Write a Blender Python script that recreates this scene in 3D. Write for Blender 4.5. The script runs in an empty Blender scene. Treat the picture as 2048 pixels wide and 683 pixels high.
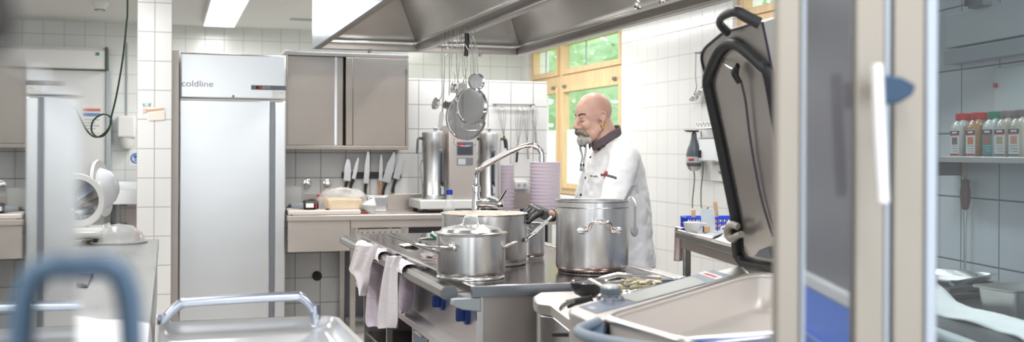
import bpy, math, random
from mathutils import Matrix, Vector, noise
random.seed(7)
PI = math.pi
sc = bpy.context.scene
COL = sc.collection
# ------------------------------------------------------------------ camera
FPX, PW, PH = 2150.0, 2048.0, 683.0
TH, ROLL, SH, CH = math.atan((1024-335)/FPX), .0049, -41.1, 1.39
HV = Vector((math.cos(TH), -math.sin(TH), 0)); FV = Vector((math.sin(TH), math.cos(TH), 0)); UP = Vector((0, 0, 1))
RV = (HV + ROLL*UP).normalized(); UV = RV.cross(FV).normalized()
CP = Vector((0, 0, CH))
cam_d = bpy.data.cameras.new('camera'); cam = bpy.data.objects.new('camera', cam_d); COL.objects.link(cam)
cam_d.sensor_width = 36; cam_d.lens = 36*FPX/PW; cam_d.shift_y = SH/PW; cam_d.clip_start = .01; cam_d.clip_end = 200
m3 = Matrix((RV, UV, -FV)).transposed()
cam.matrix_world = Matrix.Translation(CP) @ m3.to_4x4()
cam_d.dof.use_dof = True; cam_d.dof.focus_distance = 4.9; cam_d.dof.aperture_fstop = 2.9
sc.camera = cam
# ------------------------------------------------------------------ light
w = bpy.data.worlds.new('sky'); sc.world = w; w.use_nodes = True
bg = w.node_tree.nodes['Background']; bg.inputs[0].default_value = (.92, .96, 1, 1); bg.inputs[1].default_value = 2.5
def area(name, loc, size, power, rot=(0, 0, 0), col=(1, .98, .95)):
    l = bpy.data.lights.new(name, 'AREA'); l.shape = 'RECTANGLE'; l.size, l.size_y = size; l.energy = power; l.color = col
    o = bpy.data.objects.new(name, l); COL.objects.link(o); o.location = loc; o.rotation_euler = rot
    return o
LAMPS = [(.5, 10.3, 1), (-1.9, 7.0, 1), (-.6, 6.6, 1), (3.0, 9.8, 1), (3.1, 6.0, 1), (2.0, 8.15, 2), (-.2, 3.4, 1), (-2.2, 3.0, 1), (.6, .4, 1), (2.6, 1.6, 1), (-2, -.6, 1)]
LAMP_W = 24; HOOD_W = 10
vs = sc.view_settings
sc.display_settings.display_device = 'sRGB'
vs.view_transform = 'Standard'; vs.look = 'None'; vs.gamma = 1; vs.use_curve_mapping = False; vs.exposure = .05
try:
    sc.cycles.use_denoising = True; sc.cycles.denoiser = 'OPENIMAGEDENOISE'
    sc.cycles.max_bounces = 10; sc.cycles.transparent_max_bounces = 16; sc.cycles.sample_clamp_indirect = 6
    sc.cycles.caustics_reflective = False; sc.cycles.caustics_refractive = False
except Exception: pass
# ------------------------------------------------------------------ helpers
def ray(px, py): return FV + RV*((px-1024)/FPX) - UV*((py-341.5-SH)/FPX)
def at(px, py, X=None, Y=None, Z=None, d=None):
    v = ray(px, py)
    t = X/v.x if X is not None else Y/v.y if Y is not None else (Z-CH)/v.z if Z is not None else d
    return CP + v*t
def lin(c):
    return tuple(x/12.92 if x <= .04045 else ((x+.055)/1.055)**2.4 for x in c)
MATS = {}
def mat(name, col, metal=0, rough=.5, var=0, vscale=8, bump=0, bscale=40, trans=0, ior=1.45, alpha=1, coat=0, stretch=None, emit=0, sub=0, rvar=0, var2=None):
    if name in MATS: return MATS[name]
    m = bpy.data.materials.new(name); m.use_nodes = True; nt = m.node_tree; b = nt.nodes['Principled BSDF']
    c = lin(col)+(1,)
    b.inputs['Base Color'].default_value = c; b.inputs['Metallic'].default_value = metal; b.inputs['Roughness'].default_value = rough
    b.inputs['Transmission Weight'].default_value = trans; b.inputs['IOR'].default_value = ior; b.inputs['Alpha'].default_value = alpha
    b.inputs['Coat Weight'].default_value = coat
    if sub: b.inputs['Subsurface Weight'].default_value = sub; b.inputs['Subsurface Radius'].default_value = (.02, .008, .004)
    if emit: b.inputs['Emission Color'].default_value = c; b.inputs['Emission Strength'].default_value = emit
    if var or bump or rvar:
        tc = nt.nodes.new('ShaderNodeTexCoord'); mp = nt.nodes.new('ShaderNodeMapping'); nt.links.new(tc.outputs['Object'], mp.inputs[0])
        if stretch: mp.inputs['Scale'].default_value = stretch
    if var or rvar:
        n = nt.nodes.new('ShaderNodeTexNoise'); n.inputs['Scale'].default_value = vscale; n.inputs['Detail'].default_value = 5
        nt.links.new(mp.outputs[0], n.inputs['Vector'])
    if var:
        r = nt.nodes.new('ShaderNodeValToRGB'); r.color_ramp.elements[0].position = .3; r.color_ramp.elements[1].position = .7
        d = lin(var2) if var2 else tuple(max(0, x*(1-var)) for x in c[:3])
        r.color_ramp.elements[0].color = tuple(d)+(1,); r.color_ramp.elements[1].color = c
        nt.links.new(n.outputs['Fac'], r.inputs[0]); nt.links.new(r.outputs[0], b.inputs['Base Color'])
    if rvar:
        mr = nt.nodes.new('ShaderNodeMapRange'); mr.inputs['To Min'].default_value = max(0, rough-rvar); mr.inputs['To Max'].default_value = rough+rvar
        nt.links.new(n.outputs['Fac'], mr.inputs[0]); nt.links.new(mr.outputs[0], b.inputs['Roughness'])
    if bump:
        n2 = nt.nodes.new('ShaderNodeTexNoise'); n2.inputs['Scale'].default_value = bscale; n2.inputs['Detail'].default_value = 4
        nt.links.new(mp.outputs[0], n2.inputs['Vector'])
        bp = nt.nodes.new('ShaderNodeBump'); bp.inputs['Strength'].default_value = bump; bp.inputs['Distance'].default_value = .004
        nt.links.new(n2.outputs['Fac'], bp.inputs['Height']); nt.links.new(bp.outputs[0], b.inputs['Normal'])
    MATS[name] = m
    return m
def tile_mat(name, ax, off, col=(.93, .93, .92), grout=(.70, .69, .67), size=(.2, .2), rough=.18, mortar=.0035, ay='z'):
    m = bpy.data.materials.new(name); m.use_nodes = True; nt = m.node_tree; b = nt.nodes['Principled BSDF']
    N = nt.nodes.new; L = nt.links.new
    tc = N('ShaderNodeTexCoord'); sp = N('ShaderNodeSeparateXYZ'); L(tc.outputs['Object'], sp.inputs[0]); cb = N('ShaderNodeCombineXYZ')
    for i, (a, o) in enumerate(((ax, off[0]), (ay, off[1]))):
        ad = N('ShaderNodeMath'); ad.operation = 'SUBTRACT'; ad.inputs[1].default_value = o - 40*size[i]
        L(sp.outputs['XYZ'.index(a.upper())], ad.inputs[0]); L(ad.outputs[0], cb.inputs[i])
    br = N('ShaderNodeTexBrick'); br.offset = 0; br.squash = 1; L(cb.outputs[0], br.inputs['Vector'])
    br.inputs['Scale'].default_value = 1; br.inputs['Brick Width'].default_value = size[0]; br.inputs['Row Height'].default_value = size[1]
    br.inputs['Mortar Size'].default_value = mortar; br.inputs['Mortar Smooth'].default_value = .2
    c = lin(col); br.inputs['Color1'].default_value = c+(1,); br.inputs['Color2'].default_value = tuple(x*.97 for x in c)+(1,); br.inputs['Mortar'].default_value = lin(grout)+(1,)
    L(br.outputs['Color'], b.inputs['Base Color'])
    mr = N('ShaderNodeMapRange'); mr.inputs['To Min'].default_value = rough; mr.inputs['To Max'].default_value = .8; L(br.outputs['Fac'], mr.inputs[0]); L(mr.outputs[0], b.inputs['Roughness'])
    bp = N('ShaderNodeBump'); bp.invert = True; bp.inputs['Strength'].default_value = .4; bp.inputs['Distance'].default_value = .002
    L(br.outputs['Fac'], bp.inputs['Height']); L(bp.outputs[0], b.inputs['Normal'])
    return m
def tag(o, label=None, cat=None, group=None, kind=None):
    for k, v in (('label', label), ('category', cat), ('group', group), ('kind', kind)):
        if v: o[k] = v
    return o
def thing(name, label, cat, loc=(0, 0, 0), group=None, rz=0):
    o = bpy.data.objects.new(name, None); COL.objects.link(o); o.location = loc; o.rotation_euler = (0, 0, rz); o.empty_display_size = .05
    return tag(o, label, cat, group)
def frame(z, y=(0, 0, 1)):
    """matrix whose Z is z"""
    z = Vector(z).normalized(); a = Vector(y)
    if abs(z.dot(a)) > .98: a = Vector((1, 0, 0))
    x = a.cross(z).normalized(); yy = z.cross(x)
    return Matrix((x, yy, z)).transposed().to_4x4()
class MB:
    def __init__(s, o=None):
        s.v = []; s.f = []; s.M = Matrix.Identity(4)
        s.o = Vector(o.location) if hasattr(o, 'location') else Vector(o or (0, 0, 0))
    def add(s, vs, fs):
        n = len(s.v); s.v += [(s.M @ Vector(p)) - s.o for p in vs]; s.f += [tuple(i+n for i in f) for f in fs]; return s
    def box(s, c, d, rz=0, M=None):
        x, y, z = d[0]/2, d[1]/2, d[2]/2
        T = M if M is not None else Matrix.Translation(Vector(c)) @ Matrix.Rotation(rz, 4, 'Z')
        P = [T @ Vector((a*x, b*y, e*z)) for a in (-1, 1) for b in (-1, 1) for e in (-1, 1)]
        return s.add(P, [(0, 1, 3, 2), (4, 6, 7, 5), (0, 4, 5, 1), (2, 3, 7, 6), (0, 2, 6, 4), (1, 5, 7, 3)])
    def bb(s, x0, x1, y0, y1, z0, z1): return s.box(((x0+x1)/2, (y0+y1)/2, (z0+z1)/2), (abs(x1-x0), abs(y1-y0), abs(z1-z0)))
    def prism(s, poly, z0, z1, M=None, top=None):
        """extrude polygon along local z"""
        n = len(poly); T = M or Matrix.Identity(4); tp = top or poly
        P = [T @ Vector((p[0], p[1], z0)) for p in poly] + [T @ Vector((p[0], p[1], z1)) for p in tp]
        return s.add(P, [tuple(range(n))[::-1], tuple(range(n, 2*n))] + [(i, (i+1) % n, n+(i+1) % n, n+i) for i in range(n)])
    def slab(s, pts, th):
        """thick plate from coplanar 3d points, th = offset vector"""
        n = len(pts); th = Vector(th); P = [Vector(p) for p in pts]; P += [p+th for p in P]
        return s.add(P, [tuple(range(n)), tuple(range(n, 2*n))[::-1]] + [(i, n+i, n+(i+1) % n, (i+1) % n) for i in range(n)])
    def lathe(s, prof, c=(0, 0, 0), n=32, M=None, a0=0, a1=2*PI, sx=1, sy=1):
        T = M if M is not None else Matrix.Translation(Vector(c)); full = abs(a1-a0-2*PI) < 1e-6; k = n if full else n+1
        P = []; F = []
        for r, z in prof:
            for i in range(k):
                a = a0+(a1-a0)*i/n; P.append(T @ Vector((r*sx*math.cos(a), r*sy*math.sin(a), z)))
        for j in range(len(prof)-1):
            for i in range(n):
                q = (i+1) % k; F.append((j*k+i, j*k+q, (j+1)*k+q, (j+1)*k+i))
        if full:
            if prof[0][0] > 1e-5: F.append(tuple(range(k))[::-1]) if getattr(s, 'cap', 1) else None
            if prof[-1][0] > 1e-5: F.append(tuple((len(prof)-1)*k+i for i in range(k))) if getattr(s, 'cap', 1) else None
        return s.add(P, F)
    def cyl(s, p, q, r, n=20, r2=None):
        p, q = Vector(p), Vector(q); d = q-p
        return s.lathe([(r, 0), (r2 if r2 is not None else r, d.length)], n=n, M=Matrix.Translation(p) @ frame(d))
    def cone(s, p, q, r1, r2, n=16, k=5):
        """closed round cone"""
        p, q = Vector(p), Vector(q); d = q-p; L = max(d.length, 1e-5)
        prof = [(max(r1*math.cos(a), 0), r1*math.sin(a)) for a in [-PI/2+PI/2*i/k for i in range(k+1)]]
        prof += [(max(r2*math.cos(a), 0), L+r2*math.sin(a)) for a in [PI/2*i/k for i in range(k+1)]]
        prof[0] = (0, prof[0][1]); prof[-1] = (0, prof[-1][1])
        return s.lathe(prof, n=n, M=Matrix.Translation(p) @ frame(d if d.length > 1e-5 else (0, 0, 1)))
    def ball(s, c, r, n=20, k=12, M=None):
        r = r if hasattr(r, '__len__') else (r, r, r); T = (M if M is not None else Matrix.Identity(4))
        T = Matrix.Translation(Vector(c)) @ T @ Matrix.Diagonal((*r, 1))
        return s.lathe([(math.cos(-PI/2+PI*i/k) if 0 < i < k else 0, math.sin(-PI/2+PI*i/k)) for i in range(k+1)], n=n, M=T)
    def tube(s, path, r, n=10, closed=False, flat=1, smooth=0):
        P = [Vector(p) for p in path]
        if smooth: P = spline(P, smooth, closed)
        m = len(P); rs = r if hasattr(r, '__len__') else [r]*m
        if len(rs) != m: rs = [rs[min(int(i*(len(rs)-1)/(m-1)), len(rs)-2)]*(1-(i*(len(rs)-1)/(m-1)) % 1)+rs[min(int(i*(len(rs)-1)/(m-1))+1, len(rs)-1)]*((i*(len(rs)-1)/(m-1)) % 1) for i in range(m)]
        T = [(P[(i+1) % m]-P[i-1]) if closed or 0 < i < m-1 else (P[1]-P[0] if i == 0 else P[-1]-P[-2]) for i in range(m)]
        T = [t.normalized() for t in T]
        a = Vector((0, 0, 1)) if abs(T[0].z) < .9 else Vector((1, 0, 0)); x = (a-T[0]*a.dot(T[0])).normalized()
        V = []; F = []
        for i in range(m):
            x = (x-T[i]*x.dot(T[i])).normalized(); y = T[i].cross(x)
            V += [P[i]+x*(rs[i]*math.cos(2*PI*j/n))+y*(rs[i]*flat*math.sin(2*PI*j/n)) for j in range(n)]
        for i in range(m if closed else m-1):
            for j in range(n):
                k = (i+1) % m; F.append((i*n+j, i*n+(j+1) % n, k*n+(j+1) % n, k*n+j))
        if not closed: F += [tuple(range(n))[::-1], tuple((m-1)*n+j for j in range(n))]
        return s.add(V, F)
    def grid(s, fn, nu, nv, cu=False):
        V = [fn(i/nu, j/nv) for j in range(nv+1) for i in range(nu if cu else nu+1)]; k = nu if cu else nu+1
        return s.add(V, [(j*k+i, j*k+(i+1) % k, (j+1)*k+(i+1) % k, (j+1)*k+i) for j in range(nv) for i in range(nu)])
    def build(s, name, m, parent=None, label=None, cat=None, group=None, kind=None, loc=None, bevel=0, solid=0, sub=0, ang=35, flat=False, seg=2):
        me = bpy.data.meshes.new(name); me.from_pydata([tuple(p) for p in s.v], [], s.f); me.update()
        import bmesh
        bm = bmesh.new(); bm.from_mesh(me); bmesh.ops.recalc_face_normals(bm, faces=bm.faces[:]); bm.to_mesh(me); bm.free()
        me.materials.append(m); o = bpy.data.objects.new(name, me); COL.objects.link(o)
        if not flat:
            me.shade_smooth(); me.set_sharp_from_angle(angle=math.radians(ang))
        if parent is not None: o.parent = parent
        elif loc is not None: o.location = loc
        elif s.o.length: o.location = s.o
        if solid: q = o.modifiers.new('solid', 'SOLIDIFY'); q.thickness = solid; q.offset = 0
        if bevel: q = o.modifiers.new('bevel', 'BEVEL'); q.width = bevel; q.segments = seg; q.limit_method = 'ANGLE'; q.angle_limit = math.radians(40)
        if sub: q = o.modifiers.new('sub', 'SUBSURF'); q.levels = q.render_levels = sub
        return tag(o, label, cat, group, kind)
def spline(P, k, closed=False):
    n = len(P); out = []
    g = lambda i: P[i % n] if closed else P[max(0, min(n-1, i))]
    for i in range(n if closed else n-1):
        a, b, c, d = g(i-1), g(i), g(i+1), g(i+2)
        for j in range(k):
            t = j/k; out.append(.5*((2*b)+(c-a)*t+(2*a-5*b+4*c-d)*t*t+(3*b-a-3*c+d)*t**3))
    if not closed: out.append(P[-1].copy())
    return out
def voxel(o, size, smooth=4, fac=.5):
    q = o.modifiers.new('r', 'REMESH'); q.mode = 'VOXEL'; q.voxel_size = size; q.use_smooth_shade = True
    if smooth: q = o.modifiers.new('s', 'SMOOTH'); q.iterations = smooth; q.factor = fac
    dg = bpy.context.evaluated_depsgraph_get(); dg.update()
    me = bpy.data.meshes.new_from_object(o.evaluated_get(dg)); o.modifiers.clear(); old = o.data; o.data = me; bpy.data.meshes.remove(old)
    me.shade_smooth()
    return o
def dup(root, loc=None, rz=None, label=None, group=None):
    r = root.copy(); COL.objects.link(r)
    if loc is not None: r.location = loc
    if rz is not None: r.rotation_euler = (0, 0, rz)
    if label: r['label'] = label
    if group: r['group'] = group
    for ch in list(root.children):
        c = ch.copy(); COL.objects.link(c); c.parent = r
        for g in list(ch.children):
            d = g.copy(); COL.objects.link(d); d.parent = c
    return r
def text(s, size, M, m, name, parent, depth=.0008, sx=1):
    """lettering turned into a mesh; M places local xy plane"""
    cu = bpy.data.curves.new(name, 'FONT'); cu.body = s; cu.size = size; cu.extrude = depth; cu.align_x = 'CENTER'; cu.align_y = 'CENTER'
    t = bpy.data.objects.new(name, cu); COL.objects.link(t); dg = bpy.context.evaluated_depsgraph_get(); dg.update()
    me = bpy.data.meshes.new_from_object(t.evaluated_get(dg)); bpy.data.objects.remove(t); bpy.data.curves.remove(cu)
    off = Vector(); q = parent
    while q is not None: off += q.location; q = q.parent
    me.transform(Matrix.Translation(-off) @ M @ Matrix.Diagonal((sx, 1, 1, 1))); me.materials.clear(); me.materials.append(m); me.name = name
    o = bpy.data.objects.new(name, me); COL.objects.link(o); o.parent = parent
    return o
def face_y(c): return Matrix.Translation(Vector(c)) @ Matrix.Rotation(PI/2, 4, 'X')      # xy plane faces -Y
# ------------------------------------------------------------------ materials
steel = mat('brushed_steel', (.80, .79, .77), 1, .33, var=.10, vscale=6, stretch=(1, 1, 8), rvar=.06)
steelw = mat('warm_steel', (.80, .77, .745), .85, .40, var=.10, vscale=3, rvar=.06)
bright = mat('bright_steel', (.90, .90, .90), 1, .2, var=.06, vscale=5, rvar=.05)
fridge_m = mat('satin_steel', (.89, .90, .905), 1, .34, var=.05, vscale=2, stretch=(1, 1, 3), rvar=.04)
pot_m = mat('pot_steel', (.86, .86, .86), 1, .27, var=.12, vscale=9, stretch=(1, 1, .25), rvar=.08)
chrome = mat('chrome', (.88, .88, .89), 1, .06)
dsteel = mat('grey_steel', (.60, .60, .61), 1, .3, var=.1, vscale=6)
mirror = mat('polished_steel', (.83, .85, .85), 1, .02)
white = mat('white_paint', (.93, .93, .92), 0, .5)
wplast = mat('white_plastic', (.93, .93, .93), 0, .3)
china = mat('white_china', (.95, .95, .94), 0, .12)
black = mat('black_plastic', (.10, .10, .105), 0, .45)
rubber = mat('black_rubber', (.15, .155, .165), 0, .5)
grey = mat('grey_plastic', (.45, .47, .50), 0, .45)
lgrey = mat('light_grey_plastic', (.72, .75, .77), 0, .4)
bluegrey = mat('blue_grey_plastic', (.24, .34, .45), 0, .4)
blue = mat('blue_plastic', (.10, .28, .80), 0, .35)
kblue = mat('blue_knob', (.16, .27, .55), 0, .35)
red = mat('red_plastic', (.80, .14, .13), 0, .4)
green = mat('green_plastic', (.10, .55, .40), 0, .4)
wood = mat('honey_wood', (.92, .80, .62), 0, .45, var=.18, vscale=4, stretch=(4, 4, .6))
woodp = mat('pale_wood', (.85, .70, .55), 0, .5, var=.15, vscale=10)
glass = mat('clear_glass', (1, 1, 1), 0, .0, trans=1, ior=1.45)
clearp = mat('clear_plastic', (.96, .97, .97), 0, .12, alpha=.28)
paper = mat('white_paper', (.96, .96, .95), 0, .8)
def pane_mat(name, tint, refl=.10):
    m = bpy.data.materials.new(name); m.use_nodes = True; nt = m.node_tree; nt.nodes.remove(nt.nodes['Principled BSDF'])
    t = nt.nodes.new('ShaderNodeBsdfTransparent'); t.inputs[0].default_value = tint+(1,)
    g = nt.nodes.new('ShaderNodeBsdfGlossy'); g.inputs['Roughness'].default_value = .01
    f = nt.nodes.new('ShaderNodeFresnel'); f.inputs[0].default_value = 1.45
    x = nt.nodes.new('ShaderNodeMixShader'); ge = nt.nodes.new('ShaderNodeNewGeometry'); mu = nt.nodes.new('ShaderNodeMath'); mu.operation = 'MULTIPLY_ADD'; mu.inputs[1].default_value = -1; mu.inputs[2].default_value = 1
    nt.links.new(ge.outputs['Backfacing'], mu.inputs[0]); m2 = nt.nodes.new('ShaderNodeMath'); m2.operation = 'MULTIPLY'; nt.links.new(mu.outputs[0], m2.inputs[0]); nt.links.new(f.outputs[0], m2.inputs[1]); nt.links.new(m2.outputs[0], x.inputs[0]); nt.links.new(t.outputs[0], x.inputs[1]); nt.links.new(g.outputs[0], x.inputs[2])
    nt.links.new(x.outputs[0], nt.nodes['Material Output'].inputs[0]); return m
pane_clear = pane_mat('window_glass', (.93, .97, .97)); pane_tint = pane_mat('tinted_glass', (.70, .77, .80)); pane_dark = pane_mat('smoked_glass', (.74, .75, .78))
# ================================================================== setting
H_CEIL = 2.70
def struct(mb, name, m, **k): return mb.build(name, m, kind='structure', **k)
struct(MB().bb(-4.2, 4.2, -3, 12.2, -.1, 0), 'floor', tile_mat('floor_tiles', 'x', (.1, .1), (.70, .68, .66), (.50, .49, .48), (.3, .3), .35, .004, ay='y'), flat=True)
struct(MB().bb(-4.2, 4.2, -3, 12.2, H_CEIL, H_CEIL+.1), 'ceiling', mat('ceiling_paint', (.90, .90, .89), 0, .7), flat=True)
struct(MB().bb(-4.2, 4.2, 12, 12.2, 0, H_CEIL), 'wall_back', tile_mat('wall_tiles_back', 'x', (-.022, -.034), (.90, .91, .90), (.74, .75, .74)), flat=True)
struct(MB().bb(-4.2, -4, -3, 12, 0, H_CEIL), 'wall_left', tile_mat('wall_tiles_left', 'y', (.1, -.034)), flat=True)
rw = MB(); X0, X1 = 3.95, 4.2
W1 = (9.06, 11.72, .93, 2.62); W2 = (5.2, 7.03, 2.30, 2.64)
for y0, y1, z0, z1 in ((-3, W2[0], 0, H_CEIL), (W2[0], W2[1], 0, W2[2]), (W2[0], W2[1], W2[3], H_CEIL), (W2[1], W1[0], 0, H_CEIL), (W1[0], W1[1], 0, W1[2]), (W1[0], W1[1], W1[3], H_CEIL), (W1[1], 12, 0, H_CEIL)):
    rw.bb(X0, X1, y0, y1, z0, z1)
struct(rw, 'wall_right', tile_mat('wall_tiles_right', 'y', (.1, -.034), (.92, .92, .915), (.76, .76, .74)), flat=True)
struct(MB().bb(.87, 3.10, 8.69, 8.81, 0, 1.978), 'wall_partition', tile_mat('wall_tiles_partition', 'x', (.973, -.036), (.92, .92, .915), (.60, .59, .56)), flat=True, bevel=.004)
struct(MB().bb(-.20, .028, 7.77, 8.0, 0, H_CEIL), 'pillar', tile_mat('pillar_tiles', 'x', (-.086, -.01), (.95, .95, .945), (.74, .74, .72), (.113, .2)), flat=True, bevel=.003)
# side wall behind the spice shelf, turned slightly
AZ = math.radians(10.6); E1 = Vector((math.sin(AZ), math.cos(AZ), 0)); N1 = Vector((math.cos(AZ), -math.sin(AZ), 0)); SW0 = Vector((2.74, 4.78, 0))
def SP(u, v, z): return SW0 + E1*u + N1*v + Vector((0, 0, z))        # u along the wall (towards the back), v towards the wall
RS = Matrix.Rotation(-AZ, 4, 'Z')
swm = tile_mat('wall_tiles_side', 'y', (.0, -.034), (.90, .92, .93), (.45, .46, .47), (.26, .25))
o = struct(MB().bb(0, .12, 0, 3.15, 0, 2.2), 'wall_side', swm, flat=True); o.matrix_world = Matrix.Translation(SP(-4.1, .46, 0)) @ RS
# ---- windows
def window(n, x, y0, y1, z0, z1, mull, trans, frost):
    t = thing('window_%d' % n, None, None, (x+.08, (y0+y1)/2, z0)); t['kind'] = 'structure'; w_ = .065
    f = MB(t)
    for a, b in ((y0, y0+w_), (y1-w_, y1)): f.bb(x+.04, x+.12, a, b, z0, z1)
    f.bb(x+.04, x+.12, y0+w_, y1-w_, z1-w_, z1); f.bb(x+.04, x+.12, y0+w_, y1-w_, z0, z0+w_)
    for my in mull: f.bb(x+.04, x+.12, my-.05, my+.05, z0+w_, z1-w_)
    if trans: f.bb(x+.042, x+.118, y0+w_, y1-w_, trans[0], trans[1])
    f.build('frame', wood, t, bevel=.004)
    ys = [y0+w_]+[q for my in mull for q in (my-.05, my+.05)]+[y1-w_]; ys.sort()
    zs = [z0+w_]+(list(trans) if trans else [])+[z1-w_]
    for i in range(0, len(ys), 2):
        for j in range(0, len(zs), 2):
            a, b, c, d = ys[i], ys[i+1], zs[j], zs[j+1]; s = .055
            sa = MB(t)
            for q in ((a, a+s, c, d), (b-s, b, c, d), (a+s, b-s, c, c+s), (a+s, b-s, d-s, d)): sa.bb(x+.02, x+.10, *q)
            sh = sa.build('sash', wood, t, bevel=.004)
            MB(t).bb(x+.075, x+.081, a+s, b-s, c+s, d-s).build('pane', pane_clear, sh, flat=True)
            if frost and j == 0: MB(t).bb(x+.070, x+.074, a+s, b-s, c+s, frost).build('frosted_film', frost_m, sh, flat=True)
            if trans and j == 0:
                hb = MB(t)
                for hy in (a+.12, b-.12): hb.bb(x+.0, x+.02, hy-.035, hy+.035, d-.012, d+.02)
                hb.build('hinge', dsteel, sh, bevel=.002)
            if trans and j == 2: MB(t).bb(x+.083, x+.09, (a*.35+b*.65)-.012, (a*.35+b*.65)+.012, c+s, d-s).build('glazing_bar', lgrey, sh)
    return t
frost_m = bpy.data.materials.new('frosted_film'); frost_m.use_nodes = True
_n = frost_m.node_tree; _n.nodes.remove(_n.nodes['Principled BSDF']); _t = _n.nodes.new('ShaderNodeBsdfTranslucent'); _t.inputs[0].default_value = (.95, .98, 1, 1); _d = _n.nodes.new('ShaderNodeBsdfTransparent'); _x = _n.nodes.new('ShaderNodeMixShader'); _x.inputs[0].default_value = .12
_n.links.new(_t.outputs[0], _x.inputs[1]); _n.links.new(_d.outputs[0], _x.inputs[2]); _n.links.new(_x.outputs[0], _n.nodes['Material Output'].inputs[0])
window(1, 3.95, *W1, [10.75], (2.06, 2.19), 1.61)
window(2, 3.95, *W2, [6.1], None, None)
MB((3.98, 10.39, .90)).bb(3.87, 4.05, 9.0, 11.78, .89, .93).build('trim_1', white, kind='structure', bevel=.004)
# ---- trees outside
def leaf_mat(name, c):
    m = mat(name, c, 0, .7, var=.22, vscale=3); nt = m.node_tree; b_ = nt.nodes['Principled BSDF']; tr = nt.nodes.new('ShaderNodeBsdfTranslucent'); tr.inputs[0].default_value = lin(c)+(1,)
    x = nt.nodes.new('ShaderNodeMixShader'); x.inputs[0].default_value = .5; nt.links.new(b_.outputs[0], x.inputs[1]); nt.links.new(tr.outputs[0], x.inputs[2]); nt.links.new(x.outputs[0], nt.nodes['Material Output'].inputs[0]); return m
leaf_a = leaf_mat('leaf_green', (.79, .88, .73)); leaf_b = leaf_mat('pale_leaf_green', (.82, .90, .75))
bark = mat('bark', (.40, .33, .27), 0, .9, var=.3)
def tree(x, y, h, r, m, label):
    t = thing('tree', label, 'tree', (x, y, -.6), 'trees outside the window')
    MB(t).tube([(x, y, -.6), (x+.1, y, h*.4), (x, y+.1, h*.75)], [.16, .12, .05]).build('trunk', bark, t)
    c = MB(t); rnd = random.Random(int(x*100+y))
    for i in range(1900):
        a, e, q = rnd.uniform(0, 2*PI), rnd.uniform(-1, 1), rnd.uniform(.45, 1)**.5
        p = Vector((x+r*q*math.cos(a)*math.sqrt(1-e*e), y+r*q*math.sin(a)*math.sqrt(1-e*e), h*.55+h*.5*q*e)); s = rnd.uniform(.16, .34)
        M = Matrix.Translation(p) @ Matrix.Rotation(rnd.uniform(0, 6), 4, 'Z') @ Matrix.Rotation(rnd.uniform(0, 6), 4, 'X')
        c.add([M @ Vector(v) for v in ((-s, 0, 0), (0, -s*.5, .03), (s, 0, 0), (0, s*.5, .03))], [(0, 1, 2, 3)])
    c.build('crown', m, t, flat=True)
tree(9.8, 17.0, 5.2, 2.6, leaf_a, 'green leafy tree outside behind the wooden window, nearest its wall side')
tree(7.0, 23.5, 5.0, 2.8, leaf_b, 'pale green leafy tree outside, seen through the wide upper pane of the wooden window')
tree(12.5, 33.5, 6.5, 4.0, leaf_a, 'green tree farthest away outside the wooden window')
MB().bb(4.3, 40, -5, 45, -.8, -.6).build('ground', mat('meadow', (.55, .68, .42), 0, .9, var=.2), kind='structure', flat=True)
# ---- ceiling lights: one in view, the rest added out of view to light the room
lamp_face = mat('lamp_diffuser', (1, 1, 1), 0, .5, emit=4.0)
LAB = ['long white ceiling light panel above the tall steel fridge'] + ['added ceiling light panel over the %s, out of the picture' % s for s in
       ('sliding cold room door', 'left counter and slicer', 'back window corner', 'wall beside the open pan lid', 'coffee urns and dish stacks', 'serving trolley', 'left wall', 'tall steel cabinet', 'glass door', 'room behind the cabinet')]
for (x, y, k), lb in zip(LAMPS, LAB):
    t = thing('ceiling_light', lb, 'light', (x, y, H_CEIL-.05), 'rectangular ceiling light panels')
    wx, wy = (.30, 2.4 if y > 9 else 1.5) if k < 2 else (2.2, .3)
    f = MB(t); z1 = H_CEIL
    f.bb(x-wx/2-.015, x-wx/2, y-wy/2-.015, y+wy/2+.015, z1-.05, z1); f.bb(x+wx/2, x+wx/2+.015, y-wy/2-.015, y+wy/2+.015, z1-.05, z1)
    f.bb(x-wx/2, x+wx/2, y-wy/2-.015, y-wy/2, z1-.05, z1); f.bb(x-wx/2, x+wx/2, y+wy/2, y+wy/2+.015, z1-.05, z1); f.bb(x-wx/2, x+wx/2, y-.008, y+.008, z1-.05, z1)
    f.build('frame', white, t)
    for a, b in ((y-wy/2, y-.008), (y+.008, y+wy/2)): MB(t).bb(x-wx/2, x+wx/2, a, b, z1-.042, z1-.03).build('diffuser', lamp_face, t, flat=True)
    area('lamp', (x, y, z1-.06), (wx, wy), LAMP_W*(1.5 if wy > 2 else 1))
m = MB((1.29, 10.95, H_CEIL)).bb(1.17, 1.41, 10.9, 11.0, H_CEIL-.012, H_CEIL)
for i in range(9): m.bb(1.18+i*.025, 1.195+i*.025, 10.91, 10.99, H_CEIL-.016, H_CEIL-.012)
m.build('ceiling_vent', lgrey, label='small pale ventilation grille in the ceiling left of the extraction hood', cat='vent')
p = at(200, 10, Z=H_CEIL-.02)
t = thing('smoke_detector', 'small white smoke detector on the ceiling left of the tiled pillar', 'detector', (p.x, p.y, H_CEIL))
MB(t).lathe([(.02, -.07), (.055, -.06), (.06, -.03), (.07, -.02), (.075, 0)], (p.x, p.y, H_CEIL)).build('body', wplast, t)
MB(t).lathe([(.048, -.064), (.052, -.05), (.048, -.045)], (p.x, p.y, H_CEIL-.004)).build('sensor_slot', grey, t)
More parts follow.
